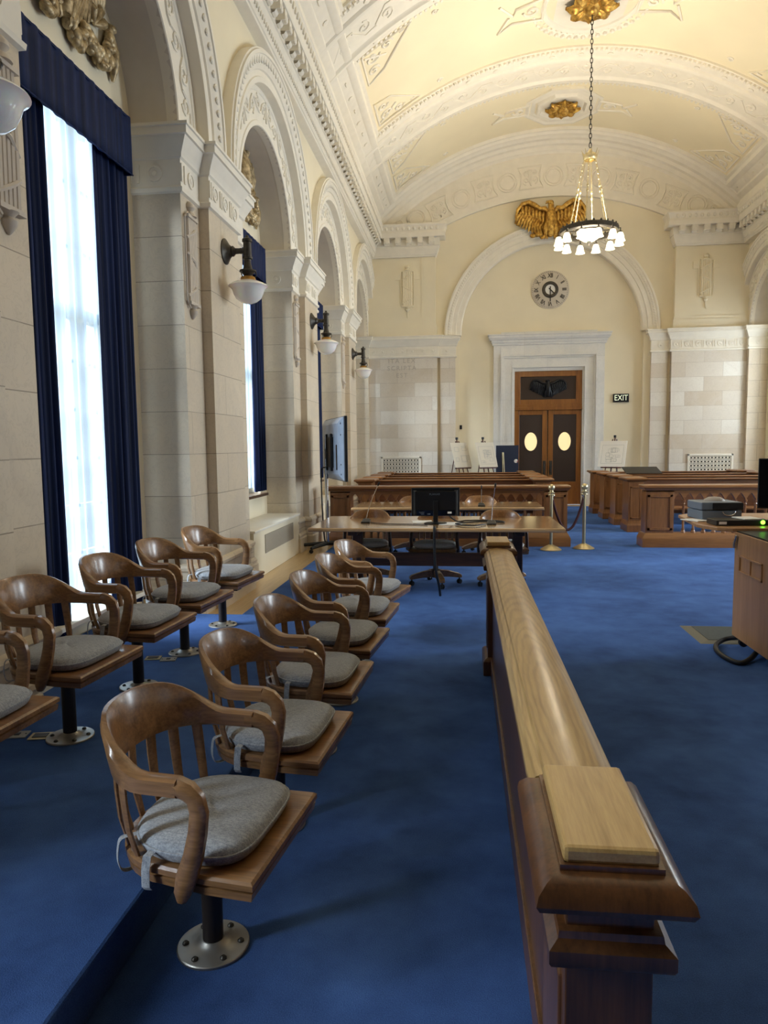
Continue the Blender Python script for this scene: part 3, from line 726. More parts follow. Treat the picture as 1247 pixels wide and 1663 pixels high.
def jury_chair(label):
    t = thing('jury_chair', label, 'chair')
    seat_geo(.415).obj('seat', M['chair'], t, smooth=35)
    chair_back(.69, .815, .635).obj('backrest', M['chair'], t, smooth=40)
    for s in (-1, 1): chair_arm(s, .69, .34).obj('arm', M['chair'], t, smooth=45)
    back_slats(t, .405, .665)
    c = cushion_geo(.414, .062).obj('cushion', M['cushion'], t, smooth=60)
    cushion_piping(.414, .062).obj('piping', M['cushion'], c, smooth=60)
    for s in (-1, 1):
        g = G(); P = [(-.06, s*.228, .445), (-.062, s*.255, .442), (-.064, s*.262, .405), (-.065, s*.262, .355), (-.065, s*.25, .34)]
        g.rib(P, lambda i: ((1, 0, 0), .013, (0, .5, 1) if i in (0, 1) else (0, 1, 0), .002)); g.obj('strap', M['cushion'], c)
        g = G(); Q = smooth_path([(-.15, s*.16, .45), (-.19, s*.185, .445), (-.200, s*.192, .41), (-.200, s*.192, .37), (-.19, s*.18, .34), (-.15, s*.15, .345)], 4); g.rib(Q, lambda i: ((.7, s*.7, 0), .011, (.7, -s*.7, .3), .002)); g.obj('strap', M['cushion'], c)
    g = G().lathe([(.033, .0), (.033, .31), (.036, .31), (.036, .35), (0, .35)], n=20); g.obj('pedestal', M['pole'], t, smooth=40)
    g = G().cbox((0, 0, .34), (.30, .05, .028)).cbox((0, 0, .337), (.05, .30, .028)); g.lathe([(0, .29), (.055, .29), (.06, .31), (.06, .35)], n=16); g.cbox((.13, .0, .32), (.05, .09, .045))
    g.obj('swivel_bracket', M['blackm'], t, bevel=.004)
    b = G().lathe([(.115, 0), (.115, .007), (.112, .010), (.06, .012), (.045, .022), (.036, .03), (.033, .03)], n=36).obj('base_plate', M['steel'], t, smooth=35)
    for i in range(6):
        a = 2*pi*i/6 + .3
        G().lathe([(.011, .0), (.011, .014), (.006, .019), (0, .019)], (.088*cos(a), .088*sin(a), 0), 8).obj('bolt', M['bronze'], b, smooth=40)
    return t
WORD = ['first', 'second', 'third', 'fourth', 'fifth', 'sixth']
base_chair = jury_chair('nearest front-row wooden jury chair, full round base plate in view')
fy = [2.084, 2.833, 3.582, 4.331, 5.08, 5.83]; fr = [-7, -5, -4, -6, -5, -13]
for i in range(6):
    lab = 'front-row wooden jury chair with grey cushion, %s counting from the near rail post' % WORD[i]
    if i == 0: c = base_chair; c['label'] = lab; c['group'] = 'front row jury chairs'; c.location = (-.815 , fy[0], 0); c.rotation_euler = (0, 0, radians(fr[0]))
    else: c = dup(base_chair, (-.80, fy[i], 0), radians(fr[i]), lab, 'front row jury chairs')
by = [2.50, 3.284, 4.048, 4.771, 5.567]; br = [-4, -5, -4, -5, -6]
blab = ['back-row jury chair cut off by the left edge of the photo', 'back-row jury chair in front of bare marble, beside the two floor outlets',
        'back-row jury chair in front of the white voile of the tall window', 'back-row jury chair in front of the navy drape beside the marble pier', 'back-row jury chair at the far end of the raised step, against the marble pier']
for i in range(5): dup(base_chair, (-2.0, by[i], .15), radians(br[i]), blab[i], 'back row jury chairs')

# floor outlets in the raised step
def outlet(x, y, label, brass, rz):
    t = thing('floor_outlet', label, 'floor outlet', (x, y, .15), rz, 'floor outlets on the jury step')
    G().cbox((0, 0, .003), (.105, .085, .007)).obj('cover_plate', M['brassy'] if brass else M['steel'], t, bevel=.002)
    if brass: G().cbox((0, 0, .0075), (.07, .05, .004)).obj('flap', M['bronze'], t)
    else:
        g = G().cbox((0, 0, .0075), (.026, .026, .004)); g.obj('socket', M['black'], t)
        for s in (-1, 1): G().lathe([(.004, .006), (.004, .009), (0, .009)], (s*.042, 0, 0), 8).obj('screw', M['bronze'], t)
outlet(-2.285, 3.28, 'square steel floor outlet with a black socket, left of the brass-rimmed outlet', False, radians(12))
outlet(-2.155, 3.275, 'brass-rimmed floor outlet with dark lid, beside the round base plate', True, radians(12))
outlet(-2.17, 4.62, 'dark-lidded brass floor outlet behind the third back-row chair', True, radians(12))
outlet(-2.05, 4.60, 'pale steel floor outlet close to the pole of the fourth back-row chair', False, radians(12))

# ------------------------------------------------------------------ jury rail
jr = thing('jury_rail', 'long oak jury rail with two capped posts between the jury chairs and the courtroom floor', 'railing', (.225, 3.2, 0), radians(.3))
prof = [(-.055, .80), (-.055, .815), (-.085, .825), (-.098, .845), (-.098, .862), (-.085, .880), (-.07, .886), (-.066, .895), (-.01, .901), (.055, .893), (.066, .888), (.088, .875), (.098, .855), (.098, .843), (.085, .825), (.055, .815), (.055, .80)]
G().loft([[(x, y, z) for x, z in prof] for y in (-1.68, 1.70)]).obj('handrail', M['rail'], jr, smooth=30)
pn_ = G().box(-.04, .04, -1.68, 1.70, .0, .805)
pn_.obj('panel', M['post'], jr)
for s in (-1, 1):
    G().box(s*.04-.012, s*.04+.012, -1.68, 1.70, 0, .12).obj('kickboard', M['post'], jr, bevel=.004)
    G().box(s*.045-.006, s*.045+.006, -1.68, 1.70, .70, .80).obj('frieze_strip', M['post'], jr, bevel=.003)
for s, yc in ((-1, -1.90), (1, 1.86)):
    hx, hy = .072, .15
    def PP(k): return [(-hx-k, yc-hy-k), (-hx-k, yc+hy+k), (hx+k, yc+hy+k), (hx+k, yc-hy-k)]
    p = G().box(-hx, hx, yc-hy, yc+hy, .0, .88)
    p.mould(PP(0), [(.0,-.0),(.03,.0),(.03,.10),(.018,.115),(.0,.125)], closed=True, side=-1)
    P = p.obj('newel_post', M['post'], jr, bevel=.003)
    b = G().mould(PP(0), [(.0,.742),(.026,.742),(.03,.75),(.03,.772),(.014,.785),(.012,.797),(.0,.80)], closed=True, side=-1); b.obj('band_moulding', M['post'], P, smooth=30)
    c = G().mould(PP(0), [(.0,.838),(.03,.838),(.034,.848),(.048,.850),(.054,.862),(.050,.878),(.036,.893),(.022,.900),(.012,.902),(.012,.912),(.004,.912)], closed=True, side=-1); c.obj('cap_moulding', M['post'], P, smooth=30)
    c = G().cbox((0, yc, .925), (2*hx+.012, 2*hy+.012, .03)); c.obj('cap_block', M['cap'], P, bevel=.008)
    for sx in (-1, 1):      # raised side panel
        g = G().cbox((sx*hx, yc, .43), (.012, 2*hy-.08, .5)); g.obj('side_panel', M['post'], P, bevel=.005)
# ------------------------------------------------------------------ counsel tables
def counsel_table(label, x0, x1, y0, y1):
    cx, cy_ = (x0+x1)/2, (y0+y1)/2; W, D = x1-x0, y1-y0
    t = thing('counsel_table', label, 'table', (cx, cy_, 0), 0, 'long oak counsel tables')
    G().cbox((0, 0, .73), (W, D, .04)).obj('tabletop', M['table'], t, bevel=.012)
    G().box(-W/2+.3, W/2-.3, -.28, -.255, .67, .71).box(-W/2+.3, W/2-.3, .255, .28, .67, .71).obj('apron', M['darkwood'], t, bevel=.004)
    for s in (-1, 1):
        g = G(); x = s*(W/2-.44)
        g.box(x-.055, x+.055, -.06, .06, .1, .70); g.box(x-.05, x+.05, -.42, .42, .64, .71)
        g.prism([(-.42, .0), (-.42, .05), (-.3, .085), (-.06, .13), (.06, .13), (.3, .085), (.42, .05), (.42, .0)], x-.05, x+.05, 'yz')
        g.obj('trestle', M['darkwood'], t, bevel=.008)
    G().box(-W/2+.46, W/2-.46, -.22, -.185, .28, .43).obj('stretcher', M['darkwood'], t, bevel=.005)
    return t
counsel_table('long oak counsel table carrying the monitor and two gooseneck microphones', -1.68, 1.0, 7.34, 8.66)
counsel_table('second oak counsel table, in front of the spindled bar, with one microphone', -1.62, 1.05, 9.85, 10.9)

# ------------------------------------------------------------------ office chairs at the tables
def office_chair(label):
    t = thing('swivel_armchair', label, 'chair')
    seat_geo(.45).obj('seat', M['chair'], t, smooth=35)
    chair_back(.68, .845, .66).obj('backrest', M['chair'], t, smooth=40)
    for s in (-1, 1): chair_arm(s, .68, .375).obj('arm', M['darkwood'], t, smooth=45)
    back_slats(t, .44, .685)
    c = cushion_geo(.448, .06).obj('cushion', M['litcush'], t, smooth=60)
    cushion_piping(.448, .06).obj('piping', M['litcush'], c, smooth=60)
    g = G().lathe([(.03, .12), (.03, .30), (.045, .30), (.045, .36), (.09, .37), (.09, .39), (0, .39)], n=16); g.obj('pedestal', M['blackm'], t, smooth=35)
    b = G().lathe([(0, .09), (.06, .09), (.06, .17), (.045, .185), (0, .185)], n=16).obj('hub', M['darkwood'], t, smooth=35)
    for i in range(4):
        a = radians(24) + i*pi/2
        g = G().loft([[(r*cos(a)-w*sin(a)*q, r*sin(a)+w*cos(a)*q, z) for q, z in ((-1, z0), (1, z0), (1, z1), (-1, z1))] for r, w, z0, z1 in ((.04, .034, .095, .175), (.16, .034, .09, .16), (.28, .032, .075, .125), (.31, .028, .075, .105))])
        L = g.obj('leg', M['chair'], b, bevel=.006)
        g = G(); R = RZ(a + .6); q = G()
        for s in (-1, 1): q.lathe([(.001, s*.006), (.026, s*.006), (.028, s*.012), (.026, s*.02), (.001, s*.02)], (0, 0, .028), 12, 'y')
        q.box(-.012, .012, -.006, .006, .02, .06); q.lathe([(.008, .03), (.008, .08)], (0, 0, 0), 8)
        g.join(q, T(.285*cos(a), .285*sin(a), 0) @ R)
        g.obj('caster', M['blackm'], t, smooth=40)
    return t
oc = office_chair('oak swivel armchair at the near counsel table, behind the left microphone')
oc.location = (-1.15, 8.22, 0); oc.rotation_euler = (0, 0, radians(-90)); oc['group'] = 'oak swivel armchairs'
for x, y, r, lab in ((-.36, 8.16, -97, 'oak swivel armchair at the near counsel table, behind the monitor'), (.40, 8.20, -86, 'oak swivel armchair at the near counsel table, behind the right microphone'),
                     (-.80, 10.62, -92, 'oak swivel armchair at the second table, half hidden by the monitor'), (.21, 10.62, -88, 'oak swivel armchair at the second table, behind its microphone')):
    dup(oc, (x, y, 0), radians(r), lab)

# ------------------------------------------------------------------ on the near table
def monitor(label, loc, rz, w=.53, h=.315, zc=.235, txt=None):
    t = thing('computer_monitor', label, 'monitor', loc, rz)
    G().cbox((0, 0, zc), (w, .022, h)).obj('screen_case', M['black'], t, bevel=.006)
    G().cbox((0, -.0115, zc), (w-.02, .002, h-.02)).obj('screen', M['blackgloss'], t)
    b = G().loft([[(x*k, .011+d, zc-.01+z*k) for x, z in ((-w*.47, -h*.45), (w*.47, -h*.45), (w*.47, h*.45), (-w*.47, h*.45))] for k, d in ((1, 0), (.97, .016), (.9, .026))]).obj('back_shell', M['black'], t, bevel=.004)
    G().cbox((.0, .040, zc-h*.38), (w*.80, .006, h*.19)).obj('port_bay', M['blackgloss'], b)
    G().cbox((0, .0385, zc+h*.40), (w*.78, .003, .008)).obj('vent_slot', M['blackgloss'], b)
    if txt:
        g = G(); g.join(text_geo(txt, .030, .0006, space=1.1), T(0.01, .0392, zc+h*.27) @ RZ(pi) @ RX(pi/2)); g.obj('maker_lettering', M['greyplastic'], b)
        G().cbox((-w*.29, .0435, zc-h*.37), (.045, .001, .022)).obj('sticker', M['paper'], b)
        q = G()
        for i in range(3): q.cbox((w*.29-.005*i, .0435, zc-h*.35-.012*i), (.06-.012*i, .001, .005))
        q.cbox((w*.14, .0435, zc-h*.42), (.035, .001, .012)); q.obj('rating_label', M['greyplastic'], b)
    G().cbox((0, .045, .13), (.055, .02, .24)).obj('stand_neck', M['black'], t, bevel=.006)
    G().lathe([(0, .0), (.125, .0), (.125, .006), (.11, .011), (.03, .016), (0, .016)], (0, .035, 0), 28).obj('stand_foot', M['black'], t, smooth=35)
    return t
# the back of this one faces the camera, so it is turned half round
monitor('black computer monitor on the near counsel table, its back to the jury', (-.345, 7.86, .752), radians(183), txt='PLANAR')
def mic(label, loc, rz, hx, hz, lean):
    t = thing('gooseneck_microphone', label, 'microphone', loc, rz, 'gooseneck microphones on the tables')
    G().loft([[(-.05, -.06, 0), (.05, -.06, 0), (.045, .06, 0), (-.045, .06, 0)], [(-.05, -.06, .012), (.05, -.06, .012), (.045, .06, .03), (-.045, .06, .03)], [(-.03, -.03, .022), (.03, -.03, .022), (.03, .045, .045), (-.03, .045, .045)]]).obj('base', M['black'], t, bevel=.004)
    pts = [(0, .02, .04), (hx*.15, .02, hz*.3), (hx*.5, .02-lean*.3, hz*.65), (hx, .02-lean, hz)]
    G().tube(pts, .0045, 7).obj('gooseneck', M['chrome'], t, smooth=60)
    p = Vector(pts[-1]); d = (p - Vector(pts[-2])).normalized()
    G().tube([p, p+d*.01, p+d*.04, p+d*.05], [.006, .011, .011, .006], 10).obj('capsule', M['black'], t, smooth=60)
    return t
mic('gooseneck microphone on the left half of the near table', (-1.13, 7.9, .751), 0, .15, .42, .1)
mic('gooseneck microphone right of the monitor on the near table', (.265, 7.75, .751), 0, .035, .40, .06)
mic('gooseneck microphone standing on the second counsel table', (.205, 10.12, .751), 0, .0, .24, .0)
def cable(name, label, pts, r=.006, group=None, mat='rubber'):
    return tag(G().tube(pts, r, 7).obj(name, M[mat], smooth=60), label, 'cable', group)
cable('microphone_cable', 'thin black cable on the near table from the left microphone to the monitor', smooth_path([(-1.07, 7.86, .757), (-.9, 7.72, .757), (-.6, 7.68, .757), (-.42, 7.62, .757)]), .005)
cable('cable_bundle', 'thick looped black cables beside the right microphone on the near table', smooth_path([(-.24, 7.93, .87), (-.12, 7.98, .762), (.0, 8.02, .762), (.2, 8.05, .762), (.36, 7.98, .762), (.40, 7.85, .762), (.2, 7.90, .765), (.0, 7.82, .762), (-.12, 7.72, .762), (-.05, 7.55, .762), (.08, 7.5, .762), (.2, 7.66, .762)]), .008)
cable('floor_cable', 'black cable loom hanging from the near table to the carpet', smooth_path([(-.33, 7.36, .757), (-.335, 7.325, .75), (-.335, 7.32, .6), (-.33, 7.32, .4), (-.31, 7.34, .25), (-.29, 7.42, .12), (-.283, 7.50, .012)]), .014)
for loc, rz, sz, lab in (((-.50, 7.98, .7515), .1, (.22, .28), 'white sheet of paper left of the monitor foot'), ((-.17, 7.80, .7515), -.1, (.24, .30), 'white sheet of paper right of the monitor foot')):
    o = G().cbox((0, 0, .0008), (sz[0], sz[1], .0016)).obj('paper_sheet', M['paper'], loc=loc, rz=rz); tag(o, lab, 'paper', 'loose paper sheets')

# ------------------------------------------------------------------ television on its stand
ts = thing('television_stand', 'chrome pole television stand with black wheeled feet beside the marble pier', 'television stand', (-2.18, 10.95, 0))
G().lathe([(.028, .08), (.028, 1.78), (0, 1.78)], n=16).obj('pole', M['chrome'], ts, smooth=40)
for i, a in enumerate((-2.75, -1.9, .35, 1.0)):
    L = .5 if i < 2 else .36
    g = G().tube([(0, 0, .10), (L*.8*cos(a), L*.8*sin(a), .085), (L*cos(a), L*sin(a), .075)], [.035, .028, .022], 6); f = g.obj('foot', M['blackm'], ts)
    q = G().lathe([(.001, -.015), (.03, -.015), (.03, .015), (.001, .015)], (L*cos(a), L*sin(a), .03), 12, 'y'); q.obj('caster', M['blackm'], f, smooth=40)
G().cbox((.05, .0, 1.50), (.12, .09, .16)).cbox((.12, .0, 1.50), (.10, .05, .06)).obj('mount_arm', M['blackm'], ts, bevel=.006)
dv = Vector((-.57, 1.5, 0)).normalized(); ang = math.atan2(dv.y, dv.x)
tv = thing('television', 'large flat television seen from its grey back, on the chrome stand', 'television', (-1.985, 10.65, 1.575), ang)
G().cbox((0, -.02, 0), (1.60, .04, .93)).obj('bezel', M['black'], tv, bevel=.006)
G().cbox((0, -.041, 0), (1.55, .002, .88)).obj('screen', M['blackgloss'], tv)
b = G().loft([[(x*k-.0, .0+d, z*k2) for x, z in ((-.79, -.455), (.79, -.455), (.79, .455), (-.79, .455))] for k, k2, d in ((1, 1, 0), (.995, .99, .015), (.90, .86, .06), (.84, .80, .075))]).obj('back_shell', M['tvback'], tv, bevel=.004)
G().cbox((-.05, .085, -.05), (.5, .03, .45)).cbox((-.25, .10, -.05), (.05, .03, .55)).cbox((.15, .10, -.05), (.05, .03, .55)).obj('mount_plate', M['blackm'], b, bevel=.004)
G().cbox((-.56, .077, -.12), (.07, .01, .36)).obj('port_panel', M['blackgloss'], b)
for z in (-.36, -.22, .2, .36): G().lathe([(.0, .0), (.012, .0), (.012, .006), (0, .006)], (-.73, .045, z), 10, 'y').obj('screw', M['blackm'], b)
cable('television_cable', 'black cable hanging down the chrome television stand', smooth_path([(-2.10, 10.84, 1.4), (-2.16, 10.82, 1.3), (-2.245, 10.90, 1.25), (-2.25, 10.89, .9), (-2.24, 10.90, .5), (-2.22, 10.89, .2), (-2.20, 10.86, .13)]), .012)

# ------------------------------------------------------------------ bar fronts with spindles
bal_mesh = None
def bar_front(label, x0, x1, y, post_l, post_r):
    global bal_mesh
    t = thing('spindled_bar', label, 'bar front', ((x0+x1)/2, y, 0), 0, 'oak bars in front of the pews')
    W = (x1-x0)/2
    g = G().mould([(-W, .34), (-W, 0), (W, 0), (W, .34)], [(.05, .0), (.05, .13), (.04, .15), (.015, .20), (.0, .22)])
    g.box(-W, W, 0.0, .2, .0, .22); g.obj('plinth', M['pew'], t, smooth=30)
    g = G().box(-W, W, 0, .2, .86, .925); g.mould([(-W, .30), (-W, 0), (W, 0), (W, .30)], [(.0, .885), (.02, .89), (.03, .915), (.05, .925), (.05, .955), (.035, .965), (-.3, .965)]); g.obj('top_rail', M['pew'], t, smooth=30)
    a, b = -W, W
    for s, pw in ((-1, post_l), (1, post_r)):
        if not pw: continue
        xa, xb = (-W, -W+pw) if s < 0 else (W-pw, W)
        p = G().box(xa, xb, 0, .30, .2, .88).obj('end_post', M['pewz'], t, bevel=.004)
        fr = G(); m = .045
        fr.box(xa+.02, xb-.02, -.014, .0, .26, .26+m).box(xa+.02, xb-.02, -.014, .0, .82-m, .82).box(xa+.02, xa+.02+m, -.014, 0, .26, .82).box(xb-.02-m, xb-.02, -.014, 0, .26, .82); fr.obj('panel_frame', M['pewz'], p, bevel=.005)
        if s < 0: a = xb
        else: b = xa
    n = int((b-a)/.145); st = (b-a)/n
    ac = G()
    for i in range(n):
        c0 = a + st*i; m = 8
        xs = [c0 + st*j/m for j in range(m+1)]
        lo = [.73 + .11*(1 - abs(2*j/m-1)**1.5) if .1 < j/m < .9 else .73 for j in range(m+1)]
        ac.loft([[(x, .012, l), (x, .012, .87), (x, .07, .87), (x, .07, l)] for x, l in zip(xs, lo)])
    ac.obj('arcade', M['pew'], t)
    for i in range(n+1):
        x = a + st*i
        if i in (0, n): continue
        if bal_mesh is None:
            o = G().lathe([(.034, .22), (.034, .245), (.022, .265), (.026, .275), (.017, .30), (.021, .45), (.018, .66), (.025, .67), (.019, .685), (.030, .71), (.034, .735)], n=10).obj('spindle', M['pewz'], t, smooth=40); bal_mesh = o.data
        else:
            o = bpy.data.objects.new('spindle', bal_mesh); COL.objects.link(o); o.parent = t
        o.location = (x, .045, 0)
    return t
bar_front('oak bar with spindles left of the aisle, behind the counsel tables', -2.22, 1.57, 11.40, .34, .36)
bar_front('oak bar with spindles right of the aisle, behind the lectern', 2.75, 6.30, 11.36, .42, .42)
# pews
def pew(label, x0, x1, y, group):
    t = thing('pew', label, 'pew', ((x0+x1)/2, y, 0), 0, group); W = (x1-x0)/2
    G().box(-W+.1, W-.1, .0, .44, .40, .44).obj('seat', M['pew'], t, bevel=.008)
    b = G().loft([[(x, .46, .30), (x, .50, .30), (x, .57, .93), (x, .53, .93)] for x in (-W+.1, W-.1)]); b.obj('backrest', M['pewshade'], t)
    G().box(-W+.1, W-.1, .50, .62, .92, .95).obj('back_cap', M['pew'], t, bevel=.01)
    for s in (-1, 1):
        c = s*(W-.13)
        e = G().box(c-.13, c+.13, -.02, .50, .0, .955)
        e.mould([(c-.13, -.02), (c-.13, .50), (c+.13, .50), (c+.13, -.02)], [(0, 0), (.025, 0), (.025, .12), (.01, .16), (0, .2)], closed=True, side=-1)
        E_ = e.obj('end_panel', M['pewz'], t, bevel=.004)
        G().mould([(c-.13, -.02), (c-.13, .50), (c+.13, .50), (c+.13, -.02)], [(0, .915), (.02, .92), (.045, .945), (.07, .955), (.07, .975), (.05, .99), (-.13, .992)], closed=True, side=-1).obj('end_cap', M['pew'], E_, smooth=30)
        G().box(c-.10, c+.10, -.03, -.018, .24, .27).box(c-.10, c+.10, -.03, -.018, .80, .83).box(c-.10, c-.07, -.03, -.018, .24, .83).box(c+.07, c+.10, -.03, -.018, .24, .83).obj('panel_frame', M['pewz'], E_, bevel=.003)
    return t
PY = [13.35, 14.50, 15.68, 16.92]
for i, y in enumerate(PY):
    pew('oak pew left of the aisle, %s behind the spindled bar' % WORD[i], -2.05, 1.52, y, 'pews left of the aisle')
    pew('oak pew right of the aisle, %s behind the spindled bar' % WORD[i], 2.92, 6.35, y, 'pews right of the aisle')

# ------------------------------------------------------------------ stanchions
def stanchion(label, loc):
    t = thing('rope_stanchion', label, 'stanchion', loc, 0, 'brass rope stanchions')
    G().lathe([(.16, 0), (.16, .012), (.15, .02), (.09, .055), (.05, .075), (.028, .085), (0, .085)], n=32).obj('base', M['brassy'], t, smooth=40)
    G().lathe([(.025, .08), (.025, .86), (.05, .865), (.052, .88), (.03, .89), (.028, .91), (0, .91)], n=18).obj('post', M['brassy'], t, smooth=35)
    G().ball((0, 0, .955), .052, 18, 12).obj('ball_finial', M['brassy'], t, smooth=80)
    g = G().tube([(.05*cos(2*pi*i/16), .05*sin(2*pi*i/16), .845) for i in range(16)], .006, 6, loop=True); g.obj('hook_ring', M['brassy'], t, smooth=60)
    return t
s1 = (1.275, 11.0); s2 = (1.79, 11.16)
stanchion('brass rope stanchion standing nearer the counsel tables', s1 + (0,))
stanchion('brass rope stanchion standing closer to the carpet aisle', s2 + (0,))
rp = thing('velvet_rope', 'burgundy velvet rope sagging between the two brass stanchions', 'rope', s1 + (0,))
dx, dy = s2[0]-s1[0], s2[1]-s1[1]; pts = []
for i in range(25):
    u = i/24; z = .30 + .50*abs(2*u-1)**2.0
    k = .12 + .76*u + (.10*(2*u-1) if abs(2*u-1) > .0 else 0)
    pts.append((dx*k, dy*k, z))
G().tube(pts, .019, 10).obj('rope', M['rope'], rp, smooth=60)
for e, a, c in ((0, pts[0], (dx*.09, dy*.09)), (1, pts[-1], (dx*.91, dy*.91))):
    g = G().tube([(a[0], a[1], a[2]-.03), (a[0], a[1], a[2]+.02), (c[0], c[1], .835)], [.023, .021, .008], 10); g.obj('end_hook', M['chrome'], rp, smooth=50)

# ------------------------------------------------------------------ easels with boards
def easel(label, loc, rz):
    t = thing('easel', label, 'easel', loc, rz, 'mahogany easels')
    for s in (-1, 1): G().tube([(s*.26, -.41, .0), (s*.05, .15, 1.72)], .016, 4).obj('leg', M['mahog'], t)
    G().tube([(0, .60, 0), (0, .16, 1.68)], .016, 4).obj('leg', M['mahog'], t)
    G().tube([(0, -.29, .35), (0, .185, 1.80)], .02, 4).obj('mast', M['mahog'], t)
    G().cbox((0, -.085, 1.03), (.50, .07, .03)).obj('ledge', M['mahog'], t, bevel=.004)
    G().cbox((0, .165, 1.79), (.05, .05, .06)).obj('clamp', M['blackm'], t, bevel=.004)
    return t
def board(label, loc, rz, lean, w, h, mat, plan, group):
    t = thing('display_board', label, 'display board', loc, rz, group)
    Rm = T(0, 0, 0) @ RX(-lean)
    g = G(); g.join(G().box(-w/2, w/2, -.006, .006, 0, h), Rm); g.obj('board', mat, t)
    if plan:
        q = G(); rnd = random.Random(plan)
        def rect(x, z, a, b, k=.004):
            for (x0, x1, z0, z1) in ((x, x+a, z, z+k), (x, x+a, z+b-k, z+b), (x, x+k, z, z+b), (x+a-k, x+a, z, z+b)): q.join(G().box(x0, x1, -.0075, -.006, z0, z1), Rm)
        if plan == 1:
            for a in ((-.19, .42, .14, .12), (.06, .45, .16, .07), (.06, .54, .16, .03), (-.02, .14, .20, .18), (.0, .16, .16, .14), (-.2, .16, .10, .10), (.21, .2, .04, .12)): rect(*a)
        else:
            rect(-w*.40, h*.12, w*.8, h*.72)
            for i in range(14): rect(-w*.36 + rnd.random()*w*.5, h*.16 + rnd.random()*h*.45, w*(.08+.15*rnd.random()), h*(.06+.12*rnd.random()))
        q.obj('plan_print', plain('plan_ink', '9aa0a2', .8), t)
    return t
beige = plain('beige_board', 'd9d2c2', .7)
def set_easel(k, loc, rz, w, lab, blab, mat, plan):
    easel(lab, loc, rz)
    R = RZ(rz); p = Vector(loc) + R @ Vector((0, -.105, 1.05))
    board(blab, p, rz, radians(18), w, .66, mat, plan, 'boards on easels')
set_easel(0, (-.15, 18.45, 0), radians(42), .56, 'mahogany easel furthest from the door, left of the pews end', 'pale plan board with several small rectangles on the easel furthest from the door', beige, 1)
set_easel(1, (.50, 18.50, 0), radians(34), .56, 'mahogany easel between the other easel and the navy board', 'beige plan board on the easel next to the navy board', beige, 2)
set_easel(2, (3.55, 18.05, 0), radians(-30), .66, 'mahogany easel right of the oak double doors', 'white plan board on the easel right of the oak double doors', M['paper'], 3)
nb = thing('navy_board', 'tall navy board with a round white badge beside the oak doors', 'board', (1.045, 18.86, 0))
G().box(-.29, .29, -.012, .012, .25, 1.60).obj('panel', M['navy'], nb, bevel=.003)
for s in (-1, 1): G().box(s*.22-.02, s*.22+.02, -.2, .2, 0, .03).box(s*.22-.015, s*.22+.015, -.012, .012, .02, .3).obj('foot', M['blackm'], nb)
G().tube([(-.10, -.03, .30), (-.125, -.03, 1.42)], .012, 6).tube([(-.04, -.03, .30), (-.10, -.03, 1.42)], .012, 6).obj('strut', M['brassy'], nb)
bd_ = G().lathe([(0, -.02), (.045, -.02), (.05, -.012), (.05, 0)], (.225, 0, 1.19), 20, 'y').obj('badge', M['paper'], nb, smooth=40)
G().tube([(.225+.04*cos(a), -.024, 1.19+.04*sin(a)) for a in [radians(-60+q*12) for q in range(8)]], .008, 6).obj('red_edge', plain('badge_red', 'b02028', .5), bd_)
fb = G(); fb.join(G().box(-.36, .36, 0, .50, -.008, .008), RX(radians(14))); tag(fb.obj('black_panel', M['black'], loc=(3.66, 15.30, .985)), 'flat black panel lying tilted on top of the right pews', 'panel')

# ------------------------------------------------------------------ lectern cart with its equipment
lc = thing('lectern_cart', 'veneered lectern cart with a folded-out wing top, cut by the right edge of the photo', 'lectern', (2.10, 5.85, 0))
G().box(0, .80, -.95, 0, .075, .90).obj('cabinet', M['lectern'], lc, bevel=.004)
G().box(.012, .79, -.93, -.005, .895, .91).obj('cable_tray', M['black'], lc)
G().prism([(-.02, .0), (1.2, .0), (1.2, 1.28), (.05, 1.28), (-.12, 1.10), (-.20, .30), (-.12, .06)], .90, .93, 'xy').obj('top', M['lectern'], lc, bevel=.006)
G().box(-.012, .0, -.55, -.12, .72, .735).box(-.012, .0, -.55, -.12, .60, .615).box(-.012, 0, -.55, -.535, .6, .735).box(-.012, 0, -.135, -.12, .6, .735).box(-.012, 0, -.345, -.33, .6, .735).obj('hand_pull', M['lectern'], lc, bevel=.003)
G().tube([(-.012, -.07, .88), (-.02, -.05, .82), (-.02, -.05, .78)], .012, 8).obj('hinge', M['chrome'], lc, smooth=50)
for x in (.06, .74):
    for y in (-.08, -.87):
        g = G(); 
        for s in (-1, 1): g.lathe([(.001, s*.005), (.034, s*.005), (.035, s*.012), (.032, s*.02), (.001, s*.02)], (x, y, .035), 14, 'y')
        g.box(x-.02, x+.02, y-.022, y+.022, .055, .078); g.obj('caster', M['blackm'], lc, smooth=40)
tb = thing('document_scanner', 'grey and black desktop scanner on the lectern wing', 'scanner', (2.19, 6.62, .932), radians(4))
G().cbox((0, 0, .04), (.34, .34, .08)).obj('base', M['greyplastic'], tb, bevel=.006)
G().cbox((.0, .0, .12), (.35, .33, .07)).obj('head', M['greyplastic'], tb, bevel=.01)
G().cbox((.05, -.168, .12), (.26, .012, .06)).obj('front_panel', M['black'], tb, bevel=.004)
G().tube([(.06+.055*cos(a), -.175, .075-.035*sin(a)) for a in [pi*i/12 for i in range(13)]], .006, 6).obj('handle', M['chrome'], tb, smooth=60)
G().lathe([(.09, .15), (.085, .165), (.05, .185), (0, .19)], (.02, .05, 0), 20).obj('lamp_head', plain('beige_plastic', 'a59b90', .5), tb, smooth=50)
bx = thing('control_box', 'flat black control box with a green light on the lectern', 'control box', (2.215, 6.12, .932), radians(2))
G().cbox((0, 0, .022), (.42, .22, .044)).obj('case', M['black'], bx, bevel=.004)
G().cbox((-.16, -.111, .022), (.06, .002, .022)).obj('sticker', M['paper'], bx)
G().ball((.15, -.113, .027), .017, 12, 8).obj('power_light', M['led'], bx, smooth=80)
